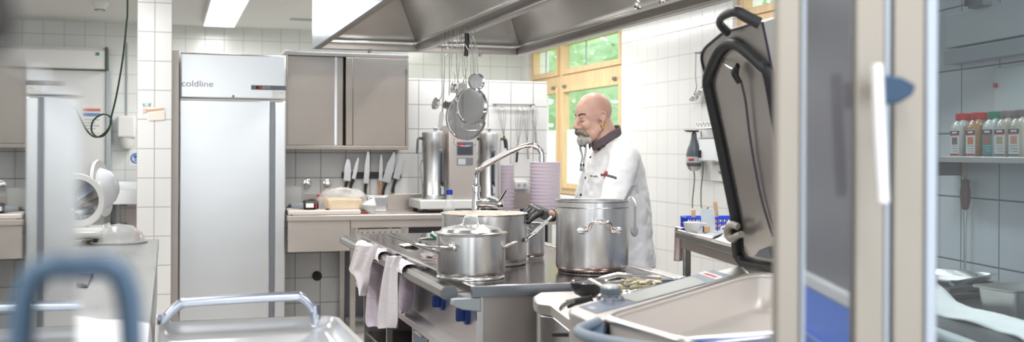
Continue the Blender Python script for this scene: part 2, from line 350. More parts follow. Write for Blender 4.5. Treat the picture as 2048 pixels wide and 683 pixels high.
# ---- far left: sliding cold-room door with its rail housing
t = thing('door_1', None, None, (-1.1, 11.9, 0)); t['kind'] = 'structure'
MB(t).bb(-1.75, -.607, 11.86, 11.94, .02, 2.19).build('door_leaf', mat('door_white', (.93, .94, .94), 0, .35), t, bevel=.01)
MB(t).bb(-.607, -.56, 11.84, 11.99, 0, 2.19).build('door_frame', lgrey, t, bevel=.004)
MB(t).bb(-.72, -.68, 11.82, 11.86, .95, 1.25).build('handle', dsteel, t, bevel=.008)
t = thing('rail_housing', 'long white rail housing above the sliding cold room door', 'rail cover', (-1.1, 11.8, 2.19))
MB(t).prism([(11.72, 2.20), (11.98, 2.20), (11.98, 2.42), (11.76, 2.42), (11.72, 2.38)], -1.9, -.61, Matrix(((0, 0, 1, 0), (1, 0, 0, 0), (0, 1, 0, 0), (0, 0, 0, 1)))).build('cover', wplast, t, bevel=.004)
MB(t).bb(-.61, -.588, 11.71, 11.985, 2.19, 2.425).build('end_cap', mat('dark_green_grey', (.30, .36, .33), 0, .5), t, bevel=.004)
MB(t).bb(-.70, -.665, 11.712, 11.719, 2.335, 2.365).build('emblem', green, t)
# notice on the door, soap dispenser, sign
def mark(px0, py0, px1, py1, Y, parent, name, m, eps=0):
    a, b = at(px0, py1, Y=Y-eps), at(px1, py0, Y=Y-eps); return MB(parent).bb(a.x, b.x, Y-eps-.002, Y-eps, a.z, b.z).build(name, m, parent, flat=True)
t = thing('notice', 'white notice with red and blue bands on the far cold room door', 'notice', at(185, 265, Y=11.855))
mark(163, 207, 204, 265, 11.857, t, 'sheet', paper)
mark(166, 217, 201, 222, 11.857, t, 'printed_band', mat('print_pink', (.85, .50, .50)), .0025); mark(166, 226, 201, 232, 11.857, t, 'printed_band', mat('print_blue', (.45, .58, .78)), .0025)
for i in range(4): mark(168, 238+i*6, 199-(i % 2)*8, 240+i*6, 11.857, t, 'text_line', lgrey, .0025)
t = thing('soap_dispenser', 'white soap dispenser on the back wall left of the tiled pillar', 'dispenser', at(253, 297, Y=12))
c = at(253, 262, Y=11.92)
MB(t).bb(c.x-.09, c.x+.09, 11.84, 12, c.z-.07, c.z+.16).build('housing', wplast, t, bevel=.02, seg=3)
MB(t).lathe([(.03, -.19), (.06, -.18), (.075, -.14), (.078, -.07)], (c.x, 11.92, c.z)).build('drip_cup', mat('pale_translucent_plastic', (.88, .88, .86), 0, .3), t)
MB(t).tube([(c.x, 11.985, c.z+.16), (c.x, 11.985, H_CEIL-.2)], .009).build('supply_pipe', lgrey, t)
t = thing('sign', 'white square sign with a blue round pictogram beside the tiled pillar', 'sign', at(270, 330, Y=12))
mark(258, 300, 284, 331, 12, t, 'sheet', paper)
c = at(272, 316, Y=11.995); cm = MB(t); cm.cap = 0
cm.lathe([(.055, 0), (.04, 0)], M=face_y((c.x, 11.995, c.z))); cm.lathe([(.02, 0), (.001, 0)], M=face_y((c.x-.005, 11.995, c.z+.015))); cm.box((c.x+.01, 11.995, c.z-.02), (.05, .001, .015)); cm.build('pictogram', mat('sign_blue', (.20, .45, .80)), t, flat=True)
# sink unit at the back left
t = thing('sink_unit', 'steel sink unit along the back wall left of the tiled pillar', 'sink', (-.5, 11.5, 0))
s = MB(t); s.bb(-1.3, .2, 11.25, 11.3, .84, .99); s.bb(-1.3, .2, 11.3, 11.98, .94, .955); s.bb(-1.3, .2, 11.94, 11.98, .955, 1.05); s.build('apron', bright, t, bevel=.004)
for x in (-1.25, -.25, .15): MB(t).bb(x-.02, x+.02, 11.32, 11.36, 0, .84).build('leg', steel, t)
t = thing('pipe_bracket', 'vertical white pipe bracket on the pinkish tiles under the back sink', 'pipe', at(234, 470, Y=11.95))
c = at(234, 430, Y=11.95); MB(t).cyl((c.x, 11.93, c.z-.2), (c.x, 11.93, c.z+.14), .028).build('pipe', lgrey, t)
for dz in (.11, -.1):
    MB(t).bb(c.x-.1, c.x+.1, 11.96, 11.985, c.z+dz-.012, c.z+dz+.012).build('clamp', grey, t)
MB().bb(-4, .87, 11.985, 11.999, 0, .85).build('wall_dado', tile_mat('pink_tiles', 'x', (-.022, -.034), (.84, .80, .79), (.62, .58, .57)), kind='structure', flat=True)
# notices on the pillar
t = thing('notice', 'white notice with an orange band taped to the tiled pillar', 'notice', at(310, 245, Y=7.768))
def quad(px, Y, name, m, eps): MB(t).slab([at(x, y, Y=Y-eps) for x, y in px], (0, -.0015, 0)).build(name, m, t, flat=True)
quad(((284, 217), (330, 214), (330, 236), (298, 242), (284, 228)), 7.768, 'sheet', paper, 0)
quad(((296, 228), (329, 222), (330, 239), (297, 241)), 7.768, 'card', mat('cream_paper', (.97, .94, .90), 0, .8), .004)
quad(((292, 219), (328, 215.5), (328, 218), (292, 222)), 7.768, 'orange_band', mat('print_orange', (.95, .70, .50)), .0045)
quad(((285, 216), (293, 217), (293, 224), (285, 226)), 7.768, 'pink_patch', mat('print_pale_pink', (.95, .83, .80)), .0045)
t = thing('notice', 'small pale green and blue sticker above the orange notice on the pillar', 'notice', at(294, 211, Y=7.768))
quad(((285, 204), (301, 204), (301, 212), (285, 212)), 7.768, 'sticker', mat('sticker_pale_blue', (.86, .92, .93)), 0)
for a in (285.5, 297): quad(((a, 207), (a+3.5, 207), (a+3.5, 211), (a, 211)), 7.768, 'green_mark', mat('sticker_green', (.55, .72, .65)), .003)
# ================================================================== hood
HZ = 2.10; hx0, hm, hx1, hy0, hy1 = .972, 1.74, 2.535, 2.7, 7.68
t = thing('extraction_hood', 'large double steel extraction hood hanging over the cooking block', 'hood', ((hx0+hx1)/2, 5, H_CEIL))
hood_m = mat('hood_steel', (.70, .69, .67), .75, .34, var=.22, vscale=1.6, rvar=.1); hood_w = mat('hood_outer_steel', (.70, .75, .82), .6, .25, var=.06, vscale=1.2)
rim_st = mat('hood_rim_steel', (.62, .60, .58), .9, .35, var=.08)
sh = MB(t); sh.bb(hx0, hx0+.012, hy0, hy1, HZ, H_CEIL); sh.bb(hx1-.012, hx1, hy0, hy1, HZ, H_CEIL); sh.bb(hx0+.012, hx1-.012, hy1-.012, hy1, HZ, H_CEIL); sh.bb(hx0+.012, hx1-.012, hy0, hy0+.012, HZ, H_CEIL)
sh.build('outer_panel', hood_w, t)
for nm, q in (('side_rim', (hx0+.013, hx0+.055, hy0+.013, hy1-.013)), ('side_rim', (hx1-.055, hx1-.013, hy0+.013, hy1-.013)), ('middle_rim', (hm-.025, hm+.025, hy0+.06, hy1-.06)), ('back_rim', (hx0+.056, hx1-.056, hy1-.058, hy1-.013)), ('front_rim', (hx0+.056, hx1-.056, hy0+.013, hy0+.058))):
    MB(t).bb(q[0], q[1], q[2], q[3], HZ, HZ+.05).build(nm, rim_st, t, bevel=.003)
g = MB(t)
for x in (hx0+.055, hm-.055, hm+.025, hx1-.085): g.bb(x, x+.03, hy0+.06, hy1-.06, HZ+.045, HZ+.062)
for a, b in ((hx0+.085, hm-.056), (hm+.056, hx1-.086)): g.bb(a, b, hy1-.09, hy1-.06, HZ+.045, HZ+.062)
g.build('grease_gutter', bright, t, bevel=.002)
for a, b in ((hx0+.013, hm-.012), (hm+.012, hx1-.013)):
    z0, z1 = HZ+.055, 2.56; i = .20; A = [(a, hy0+.013), (b, hy0+.013), (b, hy1-.013), (a, hy1-.013)]; B = [(a+i, hy0+i), (b-i, hy0+i), (b-i, hy1-i), (a+i, hy1-i)]
    m = MB(t); m.add([(x, y, z0) for x, y in A]+[(x, y, z1) for x, y in B], [(0, 1, 5, 4), (1, 2, 6, 5), (2, 3, 7, 6), (3, 0, 4, 7), (4, 5, 6, 7)]); m.build('canopy', hood_m, t, flat=True, solid=.006)
    s = MB(t)
    for k in range(4): s.tube([(*A[k], z0), (*B[k], z1)], .005, 6)
    s.build('corner_seam', mat('seam_dark', (.25, .24, .20), .6, .5), t)
    for yl in (3.6, 5.4, 6.9):
        lm = MB(t).bb((a+b)/2-.06, (a+b)/2+.06, yl-.3, yl+.3, z1-.035, z1-.008).build('added_hood_lamp', lamp_face, t, bevel=.004); area('lamp', ((a+b)/2, yl, z1-.045), (.12, .6), HOOD_W)  # lamps added inside the canopies to brighten the middle of the room
    fl = MB(t)
    for k in range(8): fl.bb(a+i+.02, b-i-.02, hy0+i+.1+k*.55, hy0+i+.6+k*.55, z1-.03, z1-.012)
    fl.build('grease_filter', dsteel, t, bevel=.004)
for px, py in ((1277, 10), (1327, 1)):
    c = at(px, py, d=5.6); nrm = Vector((-.91, 0, -.41)); c = Vector((hm+.012+(.2)*((c.z-HZ-.055)/.405)+.0, c.y, c.z)) if False else c
    # on the right-hand slope of the right half
    v = ray(px, py); P0 = Vector((hx1-.013, 0, HZ+.055)); nn = Vector((.405, 0, .2)).normalized(); c = CP+v*((P0-CP).dot(nn)/v.dot(nn))
    n_ = MB(t); n_.lathe([(.032, -.002), (.032, .006), (.022, .010), (.018, .022), (.008, .024)], M=Matrix.Translation(c) @ frame(-nn)); q = n_.build('nozzle', bright, t)
    MB(t).lathe([(.0075, .02), (.0075, .026)], M=Matrix.Translation(c) @ frame(-nn), n=12).build('nozzle_hole', black, q)
for px, py in ((739, 105), (960, 112)):
    c = at(px, py, Y=7.64); MB(t).lathe([(.022, .018), (.022, .012), (.012, .008), (.012, -.01), (.006, -.014)], (c.x, 7.64, HZ-.008)).build('bolt', chrome, t)
# ================================================================== fridge
t = thing('fridge', 'tall single door brushed steel refrigerator beside the tiled pillar', 'refrigerator', (.46, 8.5, 0))
fx0, fx1, fy = .085, .838, 8.14
MB(t).bb(fx0, fx1, fy+.05, 8.92, .12, 2.07).build('body', steel, t, bevel=.004)
tp = MB(t); tp.grid(lambda u, v: (fx0+(fx1-fx0)*u, fy-.012*math.sin(PI*min(1, v*1.0))**.5 if v < 1 else fy+.05, [1.757, 1.757, 2.085, 2.085][0] if v == 0 else 1.757+(2.087-1.757)*v), 4, 8)
MB(t).bb(fx0, fx1, fy, fy+.05, 1.757, 2.087).build('top_panel', fridge_m, t, bevel=.012, seg=3)
dr = MB(t).bb(fx0, .722, fy-.002, fy+.045, .14, 1.745).build('door', fridge_m, t, bevel=.006)
MB(t).bb(.722, .760, fy+.018, fy+.045, .14, 1.745).build('grip_recess', mat('recess_grey', (.55, .57, .60), .7, .4), dr)
MB(t).bb(.760, fx1, fy-.002, fy+.045, .14, 1.745).build('grip_edge', fridge_m, dr, bevel=.008, seg=3)
q = MB(t).bb(.505+.08, fx1+.001, fy-.004, fy, 1.828, 1.862)
q = q.build('control_strip', grey, t, bevel=.001)
MB(t).bb(.620, .655, fy-.006, fy-.004, 1.833, 1.856).build('display', black, q, flat=True)
MB(t).bb(.638, .657, fy-.0065, fy-.004, 1.835, 1.857).build('indicator', red, q, flat=True)
kk = MB(t)
for i in range(4):
    for j in range(2): kk.bb(.668+i*.015, .677+i*.015, fy-.006, fy-.004, 1.837+j*.011, 1.844+j*.011)
kk.build('keypad', lgrey, q, flat=True)
MB(t).bb(.741, .833, fy-.003, fy, 1.772, 1.824).build('sticker', paper, t, flat=True)
MB(t).bb(.795, .822, fy-.0035, fy-.003, 1.806, 1.810).build('sticker_text', lgrey, t, flat=True)
MB(t).lathe([(.010, 0), (.010, .004), (.004, .006)], M=face_y((.457, fy, 1.777))).build('lock', dsteel, t)
text('coldline', .062, face_y((.205, fy-.001, 1.861)), mat('logo_grey', (.55, .56, .56), .3, .4), 'logo', t, sx=1.16)
for x in (fx0+.05, fx1-.05):
    for y in (fy+.12, 8.85): MB(t).cyl((x, y, 0), (x, y, .12), .02).build('foot', dsteel, t)
MB((.055, 8.16, 0)).bb(.03, .078, 8.155, 8.75, 0, 2.10).build('filler_panel', steelw, bevel=.003, label='narrow vertical steel filler panel between the tiled pillar and the tall fridge', cat='panel')
# ================================================================== wall cupboard
cup_st = mat('cupboard_steel', (.65, .62, .59), .85, .38, var=.12, vscale=2.2, rvar=.06)
t = thing('wall_cupboard', 'steel wall cupboard with sliding doors beside the tall fridge', 'cupboard', (1.33, 8.5, 1.39))
x0, x1, y0, y1, z0, z1 = .852, 1.814, 8.35, 8.69, 1.39, 2.14
c = MB(t); c.bb(x0, x1, y0, y1, z0, z0+.03); c.bb(x0, x1, y0, y1, z1-.03, z1); c.bb(x0, x0+.02, y0, y1, z0+.03, z1-.03); c.bb(x1-.02, x1, y0, y1, z0+.03, z1-.03); c.bb(x0+.02, x1-.02, y1-.01, y1, z0+.03, z1-.03)
c.bb(1.25, 1.29, y0+.03, y1-.02, z0+.03, z1-.03); c.build('body', cup_st, t, bevel=.003)
MB(t).bb(x0+.02, 1.30, y0+.022, y0+.036, z0+.032, z1-.032).build('door', cup_st, t, bevel=.003)
d2 = MB(t).bb(1.375, x1-.022, y0+.001, y0+.017, z0+.032, z1-.032).build('door', cup_st, t, bevel=.003)
MB(t).bb(1.318, 1.374, y0+.001, y0+.017, z0+.032, z1-.032).build('door_edge', cup_st, d2, bevel=.005)
MB(t).bb(1.234, 1.252, y0+.018, y0+.022, z0+.034, z1-.034).build('grip_strip', bright, t)
MB(t).bb(x0, x1+.0, y0+.01, y1, z1, z1+.012).build('top_cover', bright, t)
MB(t).tube([(x1-.012, y0-.003, z1-.15), (x1-.012, y0-.003, z1-.11)], .006).build('latch', dsteel, t)
# ================================================================== work table along the partition
TY0, TY1, TZ = 8.05, 8.685, .90
t = thing('work_table', 'long steel work table along the tiled partition beside the fridge', 'table', (1.9, 8.37, 0))
MB(t).bb(.845, 3.15, TY0, TY1, .858, TZ).build('table_top', steelw, t, bevel=.006)
MB(t).bb(.845, 3.08, TY1-.02, TY1, TZ, 1.03).build('backsplash', steelw, t, bevel=.003)
MB(t).bb(.85, 1.31, TY0+.02, TY0+.035, .63, .857).build('apron', steelw, t, bevel=.002)
MB(t).bb(1.315, 3.1, TY0+.02, TY0+.035, .80, .857).build('upper_rail', steelw, t, bevel=.002)
p = MB(t).bb(1.375, 1.70, TY0+.022, TY0+.032, .60, .79).build('perforated_panel', steelw, t)
MB(t).bb(1.315, 1.374, TY0+.03, TY0+.042, .56, .80).build('drawer_frame', steelw, t); MB(t).bb(1.701, 1.76, TY0+.03, TY0+.042, .56, .80).build('drawer_frame', steelw, t)
h = MB(t)
for i in range(7):
    for j in range(4): h.cyl((1.40+i*.045, TY0+.0215, .765-j*.028), (1.40+i*.045, TY0+.026, .765-j*.028), .0055, 10)
h.build('perforation', rubber, p)
for x in (1.335, 1.72, 2.4, 3.1):
    for y in (TY0+.05, TY1-.06): MB(t).bb(x-.02, x+.02, y-.02, y+.02, 0, .857).build('leg', steel, t, bevel=.003)
MB(t).bb(1.72, 3.1, TY0+.05, TY1-.03, .45, .47).build('shelf', dsteel, t)
MB(t).bb(1.34, 3.12, TY1-.05, TY1-.035, .05, .857).build('back_panel', mat('painted_shade_steel', (.42, .42, .44), 1, .5), t)  # darkened sheet, paints the shade under the table
def tz(px, py, d=0): return at(px, py, Z=TZ+d)
# things on the table
a, b = at(577, 437, Y=8.08), at(722, 437, Y=8.08)
MB((1.1, 8.25, TZ)).bb(a.x, b.x, 8.09, 8.45, TZ, TZ+.035).build('cutting_board', mat('cutting_board_white', (.94, .90, .87), 0, .5), bevel=.006, label='white plastic cutting board on the work table beside the fridge', cat='cutting board')
bz = TZ+.035
t = thing('hand_blender_motor', 'grey and black hand blender motor lying on the white cutting board', 'hand blender', (.97, 8.2, bz))
R90 = lambda x, y, z: Matrix.Translation((x, y, z)) @ Matrix.Rotation(PI/2, 4, 'Y')
MB(t).lathe([(0, 0), (.014, .0), (.020, .01), (.022, .06), (.028, .09)], M=R90(.885, 8.2, bz+.03)).build('grip', mat('cool_grey_plastic', (.52, .55, .58), 0, .4), t)
bd = MB(t).lathe([(.028, 0), (.036, .01), (.036, .09), (.030, .10), (.030, .115), (0, .118)], M=R90(.975, 8.2, bz+.036)).build('body', black, t)
MB(t).bb(.992, 1.05, 8.16, 8.166, bz+.018, bz+.05).build('label_plate', paper, t, bevel=.002)
MB(t).bb(1.063, 1.072, 8.161, 8.168, bz+.015, bz+.05).build('switch', red, t)
MB(t).lathe([(0, 0), (.016, .001), (.016, .018), (0, .02)], M=R90(.868, 8.2, bz+.03)).build('end_cap', rubber, t)
MB(t).tube([(.868, 8.2, bz+.03), (.85, 8.19, bz+.01), (.852, 8.15, TZ+.004), (.88, 8.07, TZ+.004)], .004, smooth=6).build('cord', black, t)
def tub(name, label, cat, c, w, dp, h, m, lip=.008, sl=.85, group=None):
    t = thing(name, label, cat, c, group); x, y, z = c
    rr = lambda k, zz: [(x+k*(a*(w/2-.02)+.02*math.cos(q)), y+k*(b*(dp/2-.02)+.02*math.sin(q)), zz) for (a, b, q0) in ((1, 1, 0), (-1, 1, PI/2), (-1, -1, PI), (1, -1, 1.5*PI)) for q in [q0+PI/2*i/4 for i in range(5)]]
    V = rr(sl, z)+rr(1, z+h)+rr(1+lip*2/w, z+h)+rr(1+lip*2/w, z+h-.006); n = 20
    m_ = MB(t); m_.add(V, [tuple(range(n))]+[(j*n+i, j*n+(i+1) % n, (j+1)*n+(i+1) % n, (j+1)*n+i) for j in range(3) for i in range(n)]); m_.build('tub', m, t, solid=.002)
    return t
c = at(588, 430, Y=8.5); t = tub('measuring_container', 'clear plastic measuring container standing beside the fridge on the work table', 'container', (c.x-.01, 8.55, TZ), .15, .15, .20, clearp)
for (px, nm, lb, cm_, h_) in ((640, 'spice_jar', 'small clear jar with a red lid between hand blender and bagged bread', red, .105), (628, 'tin', 'small grey tin standing behind the hand blender motor', grey, .10)):
    c = at(px, 420, Y=8.40); t = thing(nm, lb, 'jar', (c.x, 8.40 if px > 630 else 8.55, TZ if px < 630 else bz)); y_ = t.location.y; z_ = t.location.z
    MB(t).lathe([(0, 0), (.026, 0), (.028, .006), (.028, h_*.75), (.022, h_*.85)], (c.x, y_, z_), 20).build('jar_body', mat('pale_jar', (.78, .75, .72), 0, .3), t)
    MB(t).lathe([(.023, h_*.85), (.023, h_), (0, h_)], (c.x, y_, z_), 20).build('lid', cm_, t, ang=30)
# bread in a plastic bag
t = thing('bagged_bread', 'pale bread dough in a clear plastic bag on the cutting board', 'bread', (1.26, 8.25, bz))
a, b = at(655, 424, Y=8.2).x, at(720, 424, Y=8.2).x
br = MB(t)
br.prism([(a, 8.16), (b, 8.16), (b, 8.36), (a, 8.36)], bz, bz+.085, top=[(a-.012, 8.15), (b+.012, 8.15), (b+.012, 8.37), (a-.012, 8.37)]); br.build('bread', mat('dough', (.93, .83, .66), 0, .7, var=.08, vscale=30, bump=.5), t, bevel=.02, seg=3)
bag = MB(t); cx = (a+b)/2
def bagf(u, v):
    th = 2*PI*u; k = [1, 1.08, 1.1, 1.0, .72, .35, .02][min(6, int(v*6+.01))]; zz = [0, .04, .09, .12, .145, .155, .158][min(6, int(v*6+.01))]
    nz = noise.noise((3*math.cos(th), 3*math.sin(th), v*4))*.018
    return Vector((cx+(.165+nz)*k*math.cos(th)*(1 if abs(math.cos(th)) < .9 else 1.02), 8.26+(.125+nz)*k*math.sin(th), bz+.001+zz+nz*(v > .3)))
bag.grid(bagf, 40, 6, True); film = mat('plastic_film', (.97, .97, .97), 0, .18, alpha=.30, bump=.8, bscale=25); bag.build('plastic_bag', film, t)
kn = MB(t)
kn.grid(lambda u, v: Vector((b+.01+.10*v, 8.2+(.02+.05*v)*math.cos(2*PI*u)*(1+.3*math.sin(6*PI*u)), bz+.03+(.012+.05*v)*math.sin(2*PI*u)*(1+.25*math.cos(8*PI*u))-.02*v)), 24, 5, True); kn.build('bag_end', mat('bunched_film', (.95, .95, .95), 0, .25, alpha=.6), t)
c = at(737, 431, Z=TZ+.01)
t = thing('paring_knife', 'small paring knife with an orange handle on the work table', 'knife', (c.x, 8.25, TZ))
MB(t).tube([(1.40, 8.22, TZ+.009), (1.50, 8.24, TZ+.009)], .009, flat=.8).build('handle', mat('orange_plastic', (.93, .50, .32), 0, .4), t)
MB(t).slab([(1.50, 8.235, TZ+.006), (1.57, 8.255, TZ+.006), (1.50, 8.258, TZ+.006)], (0, 0, .002)).build('blade', chrome, t)
a, b = at(730, 430, Y=8.55), at(764, 430, Y=8.55)
t = thing('steel_container', 'square steel food container standing against the backsplash under the knives', 'container', ((a.x+b.x)/2, 8.5, TZ))
x_, z_ = (a.x+b.x)/2, TZ
MB(t).bb(a.x-.005, b.x+.02, 8.42, 8.64, TZ, TZ+.125).build('body', bright, t, bevel=.012, seg=3)
MB(t).bb(a.x-.012, b.x+.027, 8.413, 8.647, TZ+.119, TZ+.128).build('rim', bright, t, bevel=.003)
c = at(655, 425, Y=8.13); MB((c.x, 8.13, bz)).lathe([(0, .008), (.018, .01), (.018, .014), (.01, .018), (0, .019)], (c.x, 8.13, bz-.008), 16).build('bottle_cap', black, label='small black cap on the cutting board in front of the bagged bread', cat='cap')
# taps, drain, knife strip on the partition
for px, lb in ((616, 'chrome wall valve knob nearest the fridge above the cutting board'), (655, 'chrome wall valve knob above the bagged bread')):
    c = at(px, 366, Y=8.66); t = thing('valve', lb, 'valve', c, 'chrome valves on the partition')
    MB(t).lathe([(.030, 0), (.030, .008), (.012, .012), (.012, .03)], M=face_y((c.x, 8.69, c.z))).build('rosette', chrome, t)
    MB(t).lathe([(.012, .028), (.026, .032), (.028, .05), (.02, .062), (0, .065)], M=face_y((c.x, 8.69, c.z)), n=8).build('knob', chrome, t, ang=20)
c = at(634, 551, Y=8.69); t = thing('drain_cover', 'round black drain cover on the tiles under the work table', 'drain', (c.x, 8.69, c.z))
MB(t).lathe([(.038, 0), (.038, .012), (.030, .018)], M=face_y((c.x, 8.69, c.z)), n=28).build('ring', rubber, t)
MB(t).lathe([(.030, .014), (.012, .014), (.008, .02), (0, .02)], M=face_y((c.x, 8.69, c.z)), n=28).build('plug', black, t)
a, b = at(684, 344, Y=8.665), at(803, 356, Y=8.665)
t = thing('knife_strip', 'black magnetic knife strip on the tiled partition under the wall cupboard', 'knife rack', ((a.x+b.x)/2, 8.69, (a.z+b.z)/2))
MB(t).bb(a.x, b.x, 8.668, 8.689, b.z, a.z).build('strip', black, t, bevel=.003)
for k in range(2): MB(t).bb(a.x+.006, b.x-.006, 8.666, 8.668, b.z+.012+k*.018, b.z+.018+k*.018).build('magnet_rail', mat('magnet_grey', (.35, .35, .34), .5, .4), t)
def knife(lb, tip, heel, butt, wb, wt, hm, curve=0, rivets=False):
    """blade up, handle down, pixel points on the partition"""
    Y = 8.650; T, Hh, B = (at(*q, Y=Y) for q in (tip, heel, butt)); t = thing('kitchen_knife', lb, 'knife', tuple(Hh), 'knives on the magnetic strip')
    ax = (T-Hh).normalized(); sd = Vector((ax.z, 0, -ax.x)); L = (T-Hh).length
    pts = [Hh-sd*wb*.5, Hh+sd*wb*.5, Hh+ax*L*.45+sd*wb*.5*1.0, Hh+ax*L*.85+sd*(wb*.30), T+sd*wt*.2, T-sd*wt*.5, Hh+ax*L*.6-sd*wb*.5]
    MB(t).slab(pts, (0, .003, 0)).build('blade', bright, t, flat=True)
    hb = (B-Hh); s2 = Vector((hb.z, 0, -hb.x)).normalized()
    path = [Hh-ax*.002, Hh+hb*.35+s2*curve, Hh+hb*.75+s2*curve, B-s2*curve*.3]
    hd = MB(t).tube(path, [.012, .013, .011, .013, .010], 10, flat=.7, smooth=5).build('handle', hm, t)
    if rivets:
        r = MB(t)
        for k in (.2, .5, .8):
            q = Hh+hb*k; r.lathe([(.004, 0), (.004, .002)], M=face_y((q.x, Y-.009, q.z)), n=10)
        r.build('rivet', bright, hd)
K = ['leftmost knife on the strip, broad grey blade and black handle', 'narrow boning knife with a black handle, second from the strip\'s left end', 'long straight knife with a black handle hanging highest in the middle', 'knife with a light wooden handle on the magnetic strip', 'large broad chef\'s knife with a black handle beside the wooden one', 'rightmost knife on the strip with a rounded blade and black handle']
knife(K[0], (697, 318), (694, 361), (691, 386), .055, .03, black, .004)
knife(K[1], (717, 314), (707, 357), (700, 387), .030, .008, black, .006)
knife(K[2], (737, 303), (732, 366), (732, 396), .042, .02, black, .005)
knife(K[3], (763, 309), (761, 361), (760, 389), .030, .014, mat('light_wood_handle', (.78, .58, .40), 0, .5), 0, True)
knife(K[4], (789, 304), (772, 364), (766, 396), .065, .014, black, .007)
knife(K[5], (803, 320), (792, 357), (785, 386), .055, .04, black, .005)
# ================================================================== coffee brewer and urns
t = thing('coffee_brewer', 'steel coffee brewing column with dark control panels between two urns', 'coffee machine', (2.25, 8.37, TZ))
cx = at(926, 320, Y=8.2).x
MB(t).bb(at(838, 400, Y=8.2).x-.0, at(1002, 400, Y=8.2).x, 8.16, 8.58, TZ+.03, TZ+.10).build('base', mat('base_light', (.90, .90, .89), .2, .35), t, bevel=.006)
for x in (at(845, 400, Y=8.2).x+.02, at(995, 400, Y=8.2).x-.02):
    for y in (8.2, 8.54): MB(t).cyl((x, y, TZ), (x, y, TZ+.03), .02, 14).build('foot', black, t)
a, b = at(898, 300, Y=8.2).x, at(954, 300, Y=8.2).x
MB(t).bb(a, b, 8.2, 8.5, TZ+.10, at(926, 250, Y=8.2).z).build('column', steelw, t, bevel=.006)
def fp(px0, py0, px1, py1, Y, name, m, parent, e=.004):
    p, q = at(px0, py1, Y=Y), at(px1, py0, Y=Y); return MB(t).bb(p.x, q.x, Y-e, Y, p.z, q.z).build(name, m, parent, bevel=.001)
pn = fp(914, 284, 946, 310, 8.198, 'control_panel', mat('panel_blue_grey', (.30, .34, .40), 0, .4), t)
fp(918, 287, 929, 290, 8.193, 'indicator', red, pn); fp(931, 287, 943, 290, 8.193, 'display', mat('display_blue', (.35, .50, .62)), pn)
fp(917, 294, 943, 307, 8.193, 'screen', mat('panel_dark', (.25, .26, .30), 0, .3), pn)
fp(914, 315, 946, 330, 8.198, 'label_plate', grey, t); fp(916, 317, 931, 329, 8.194, 'label_field', lgrey, t)
def urn(px0, px1, lb, tap_px):
    y = 8.36; a, b = at(px0, 330, Y=y).x, at(px1, 330, Y=y).x; x, r = (a+b)/2, (b-a)/2; z = TZ+.10
    t = thing('coffee_urn', lb, 'urn', (x, y, z), 'coffee urns on the brewer base')
    zt = at(870, 268, Y=y).z; h = zt-z
    MB(t).lathe([(r*.97, 0), (r, .004), (r, .045), (r*.985, .048), (r*.985, h*.80), (r, h*.81), (r, h)], (x, y, z), 40).build('body', pot_m, t)
    ld = MB(t).lathe([(r*1.03, h), (r*1.03, h+.012), (r*.8, h+.022), (.02, h+.028)], (x, y, z), 40).build('lid', bright, t)
    MB(t).lathe([(.012, h+.026), (.012, h+.04), (.022, h+.046), (.018, h+.056), (0, h+.058)], (x, y, z), 16).build('lid_knob', lgrey, ld)
    tx = at(tap_px, 330, Y=y-r).x
    g = MB(t).bb(tx-.016, tx+.016, y-r-.022, y-r*.6, z+.03, z+h*.76).build('gauge_housing', mat('gauge_grey', (.38, .40, .43), 0, .4), t, bevel=.004)
    MB(t).cyl((tx-.004, y-r-.024, z+.12), (tx-.004, y-r-.024, z+h*.72), .006, 10).build('gauge_tube', mat('gauge_dark', (.15, .15, .16), 0, .2), g)
    tp_ = MB(t); tp_.cyl((tx, y-r-.02, z+.10), (tx, y-r-.06, z+.10), .010); tp_.cyl((tx, y-r-.055, z+.10), (tx, y-r-.055, z+.045), .011); tap = tp_.build('tap', lgrey, t)
    MB(t).tube([(tx, y-r-.055, z+.10), (tx-.004, y-r-.062, z+.14), (tx-.02, y-r-.062, z+.15)], .006).build('tap_lever', black, tap)
    for s in (-1, 1):
        MB(t).tube([(x+s*r*.95, y, z+h*.93), (x+s*(r+.035), y-.02, z+h*.93), (x+s*(r+.045), y-.03, z+h*.84), (x+s*(r+.05), y-.03, z+h*.70)], [.012, .010, .008, .006], 8, smooth=4).build('side_handle', mat('handle_dark_grey', (.28, .30, .31), 0, .5), t)
    MB(t).tube([(x-r, y, z+h*.6), (x-r-.02, y-.02, z+h*.5), (x-r-.015, y-.03, z+.2), (x-r+.01, y-.02, z+.06)], .003, 6, smooth=5).build('cable', grey, t)
urn(844, 896, 'steel coffee urn on the brewer base nearest the wall cupboard', 882)
urn(956, 1001, 'steel coffee urn on the brewer base behind the pot filler tap', 985)
# lilac dish stacks
lil = mat('lilac_plastic', (.84, .79, .84), 0, .4); lil2 = mat('pale_lilac_plastic', (.83, .78, .83), 0, .4)
def stack(px, Y, r, n, z, pitch, lab, top, grp):
    x = at(px, 400, Y=Y).x; first = None
    for i in range(n):
        if first is None:
            first = MB((x, Y, z)).lathe([(r*.90, 0), (r*.965, .002), (r*.97, pitch*.5), (r*.99, pitch*.62), (r, pitch*.68), (r, pitch*.96), (r*.98, pitch*1.0), (r*.90, pitch*.97), (r*.82, .008), (0, .008)], (x, Y, z), 40).build('insulated_dish', lil, label=lab, cat='dish', group=grp)
            o = first
        else: o = dup(first, (x, Y, z+i*pitch))
        if i == n-1: o['label'] = top
zt = at(1090, 322, Y=8.3).z
stack(1090, 8.3, .127, 14, TZ, (zt-TZ)/14.15, 'lilac insulated dish in the tall stack behind the chef\'s glove, below its top', 'topmost lilac dish of the tall stack behind the chef\'s glove', 'tall lilac dish stack by the window')
stack(1004, 8.50, .10, 12, TZ, .031, 'lilac dish in the half hidden stack behind the coffee urn, below its top', 'topmost lilac dish of the half hidden stack behind the coffee urn', 'lilac dish stack behind the urn')
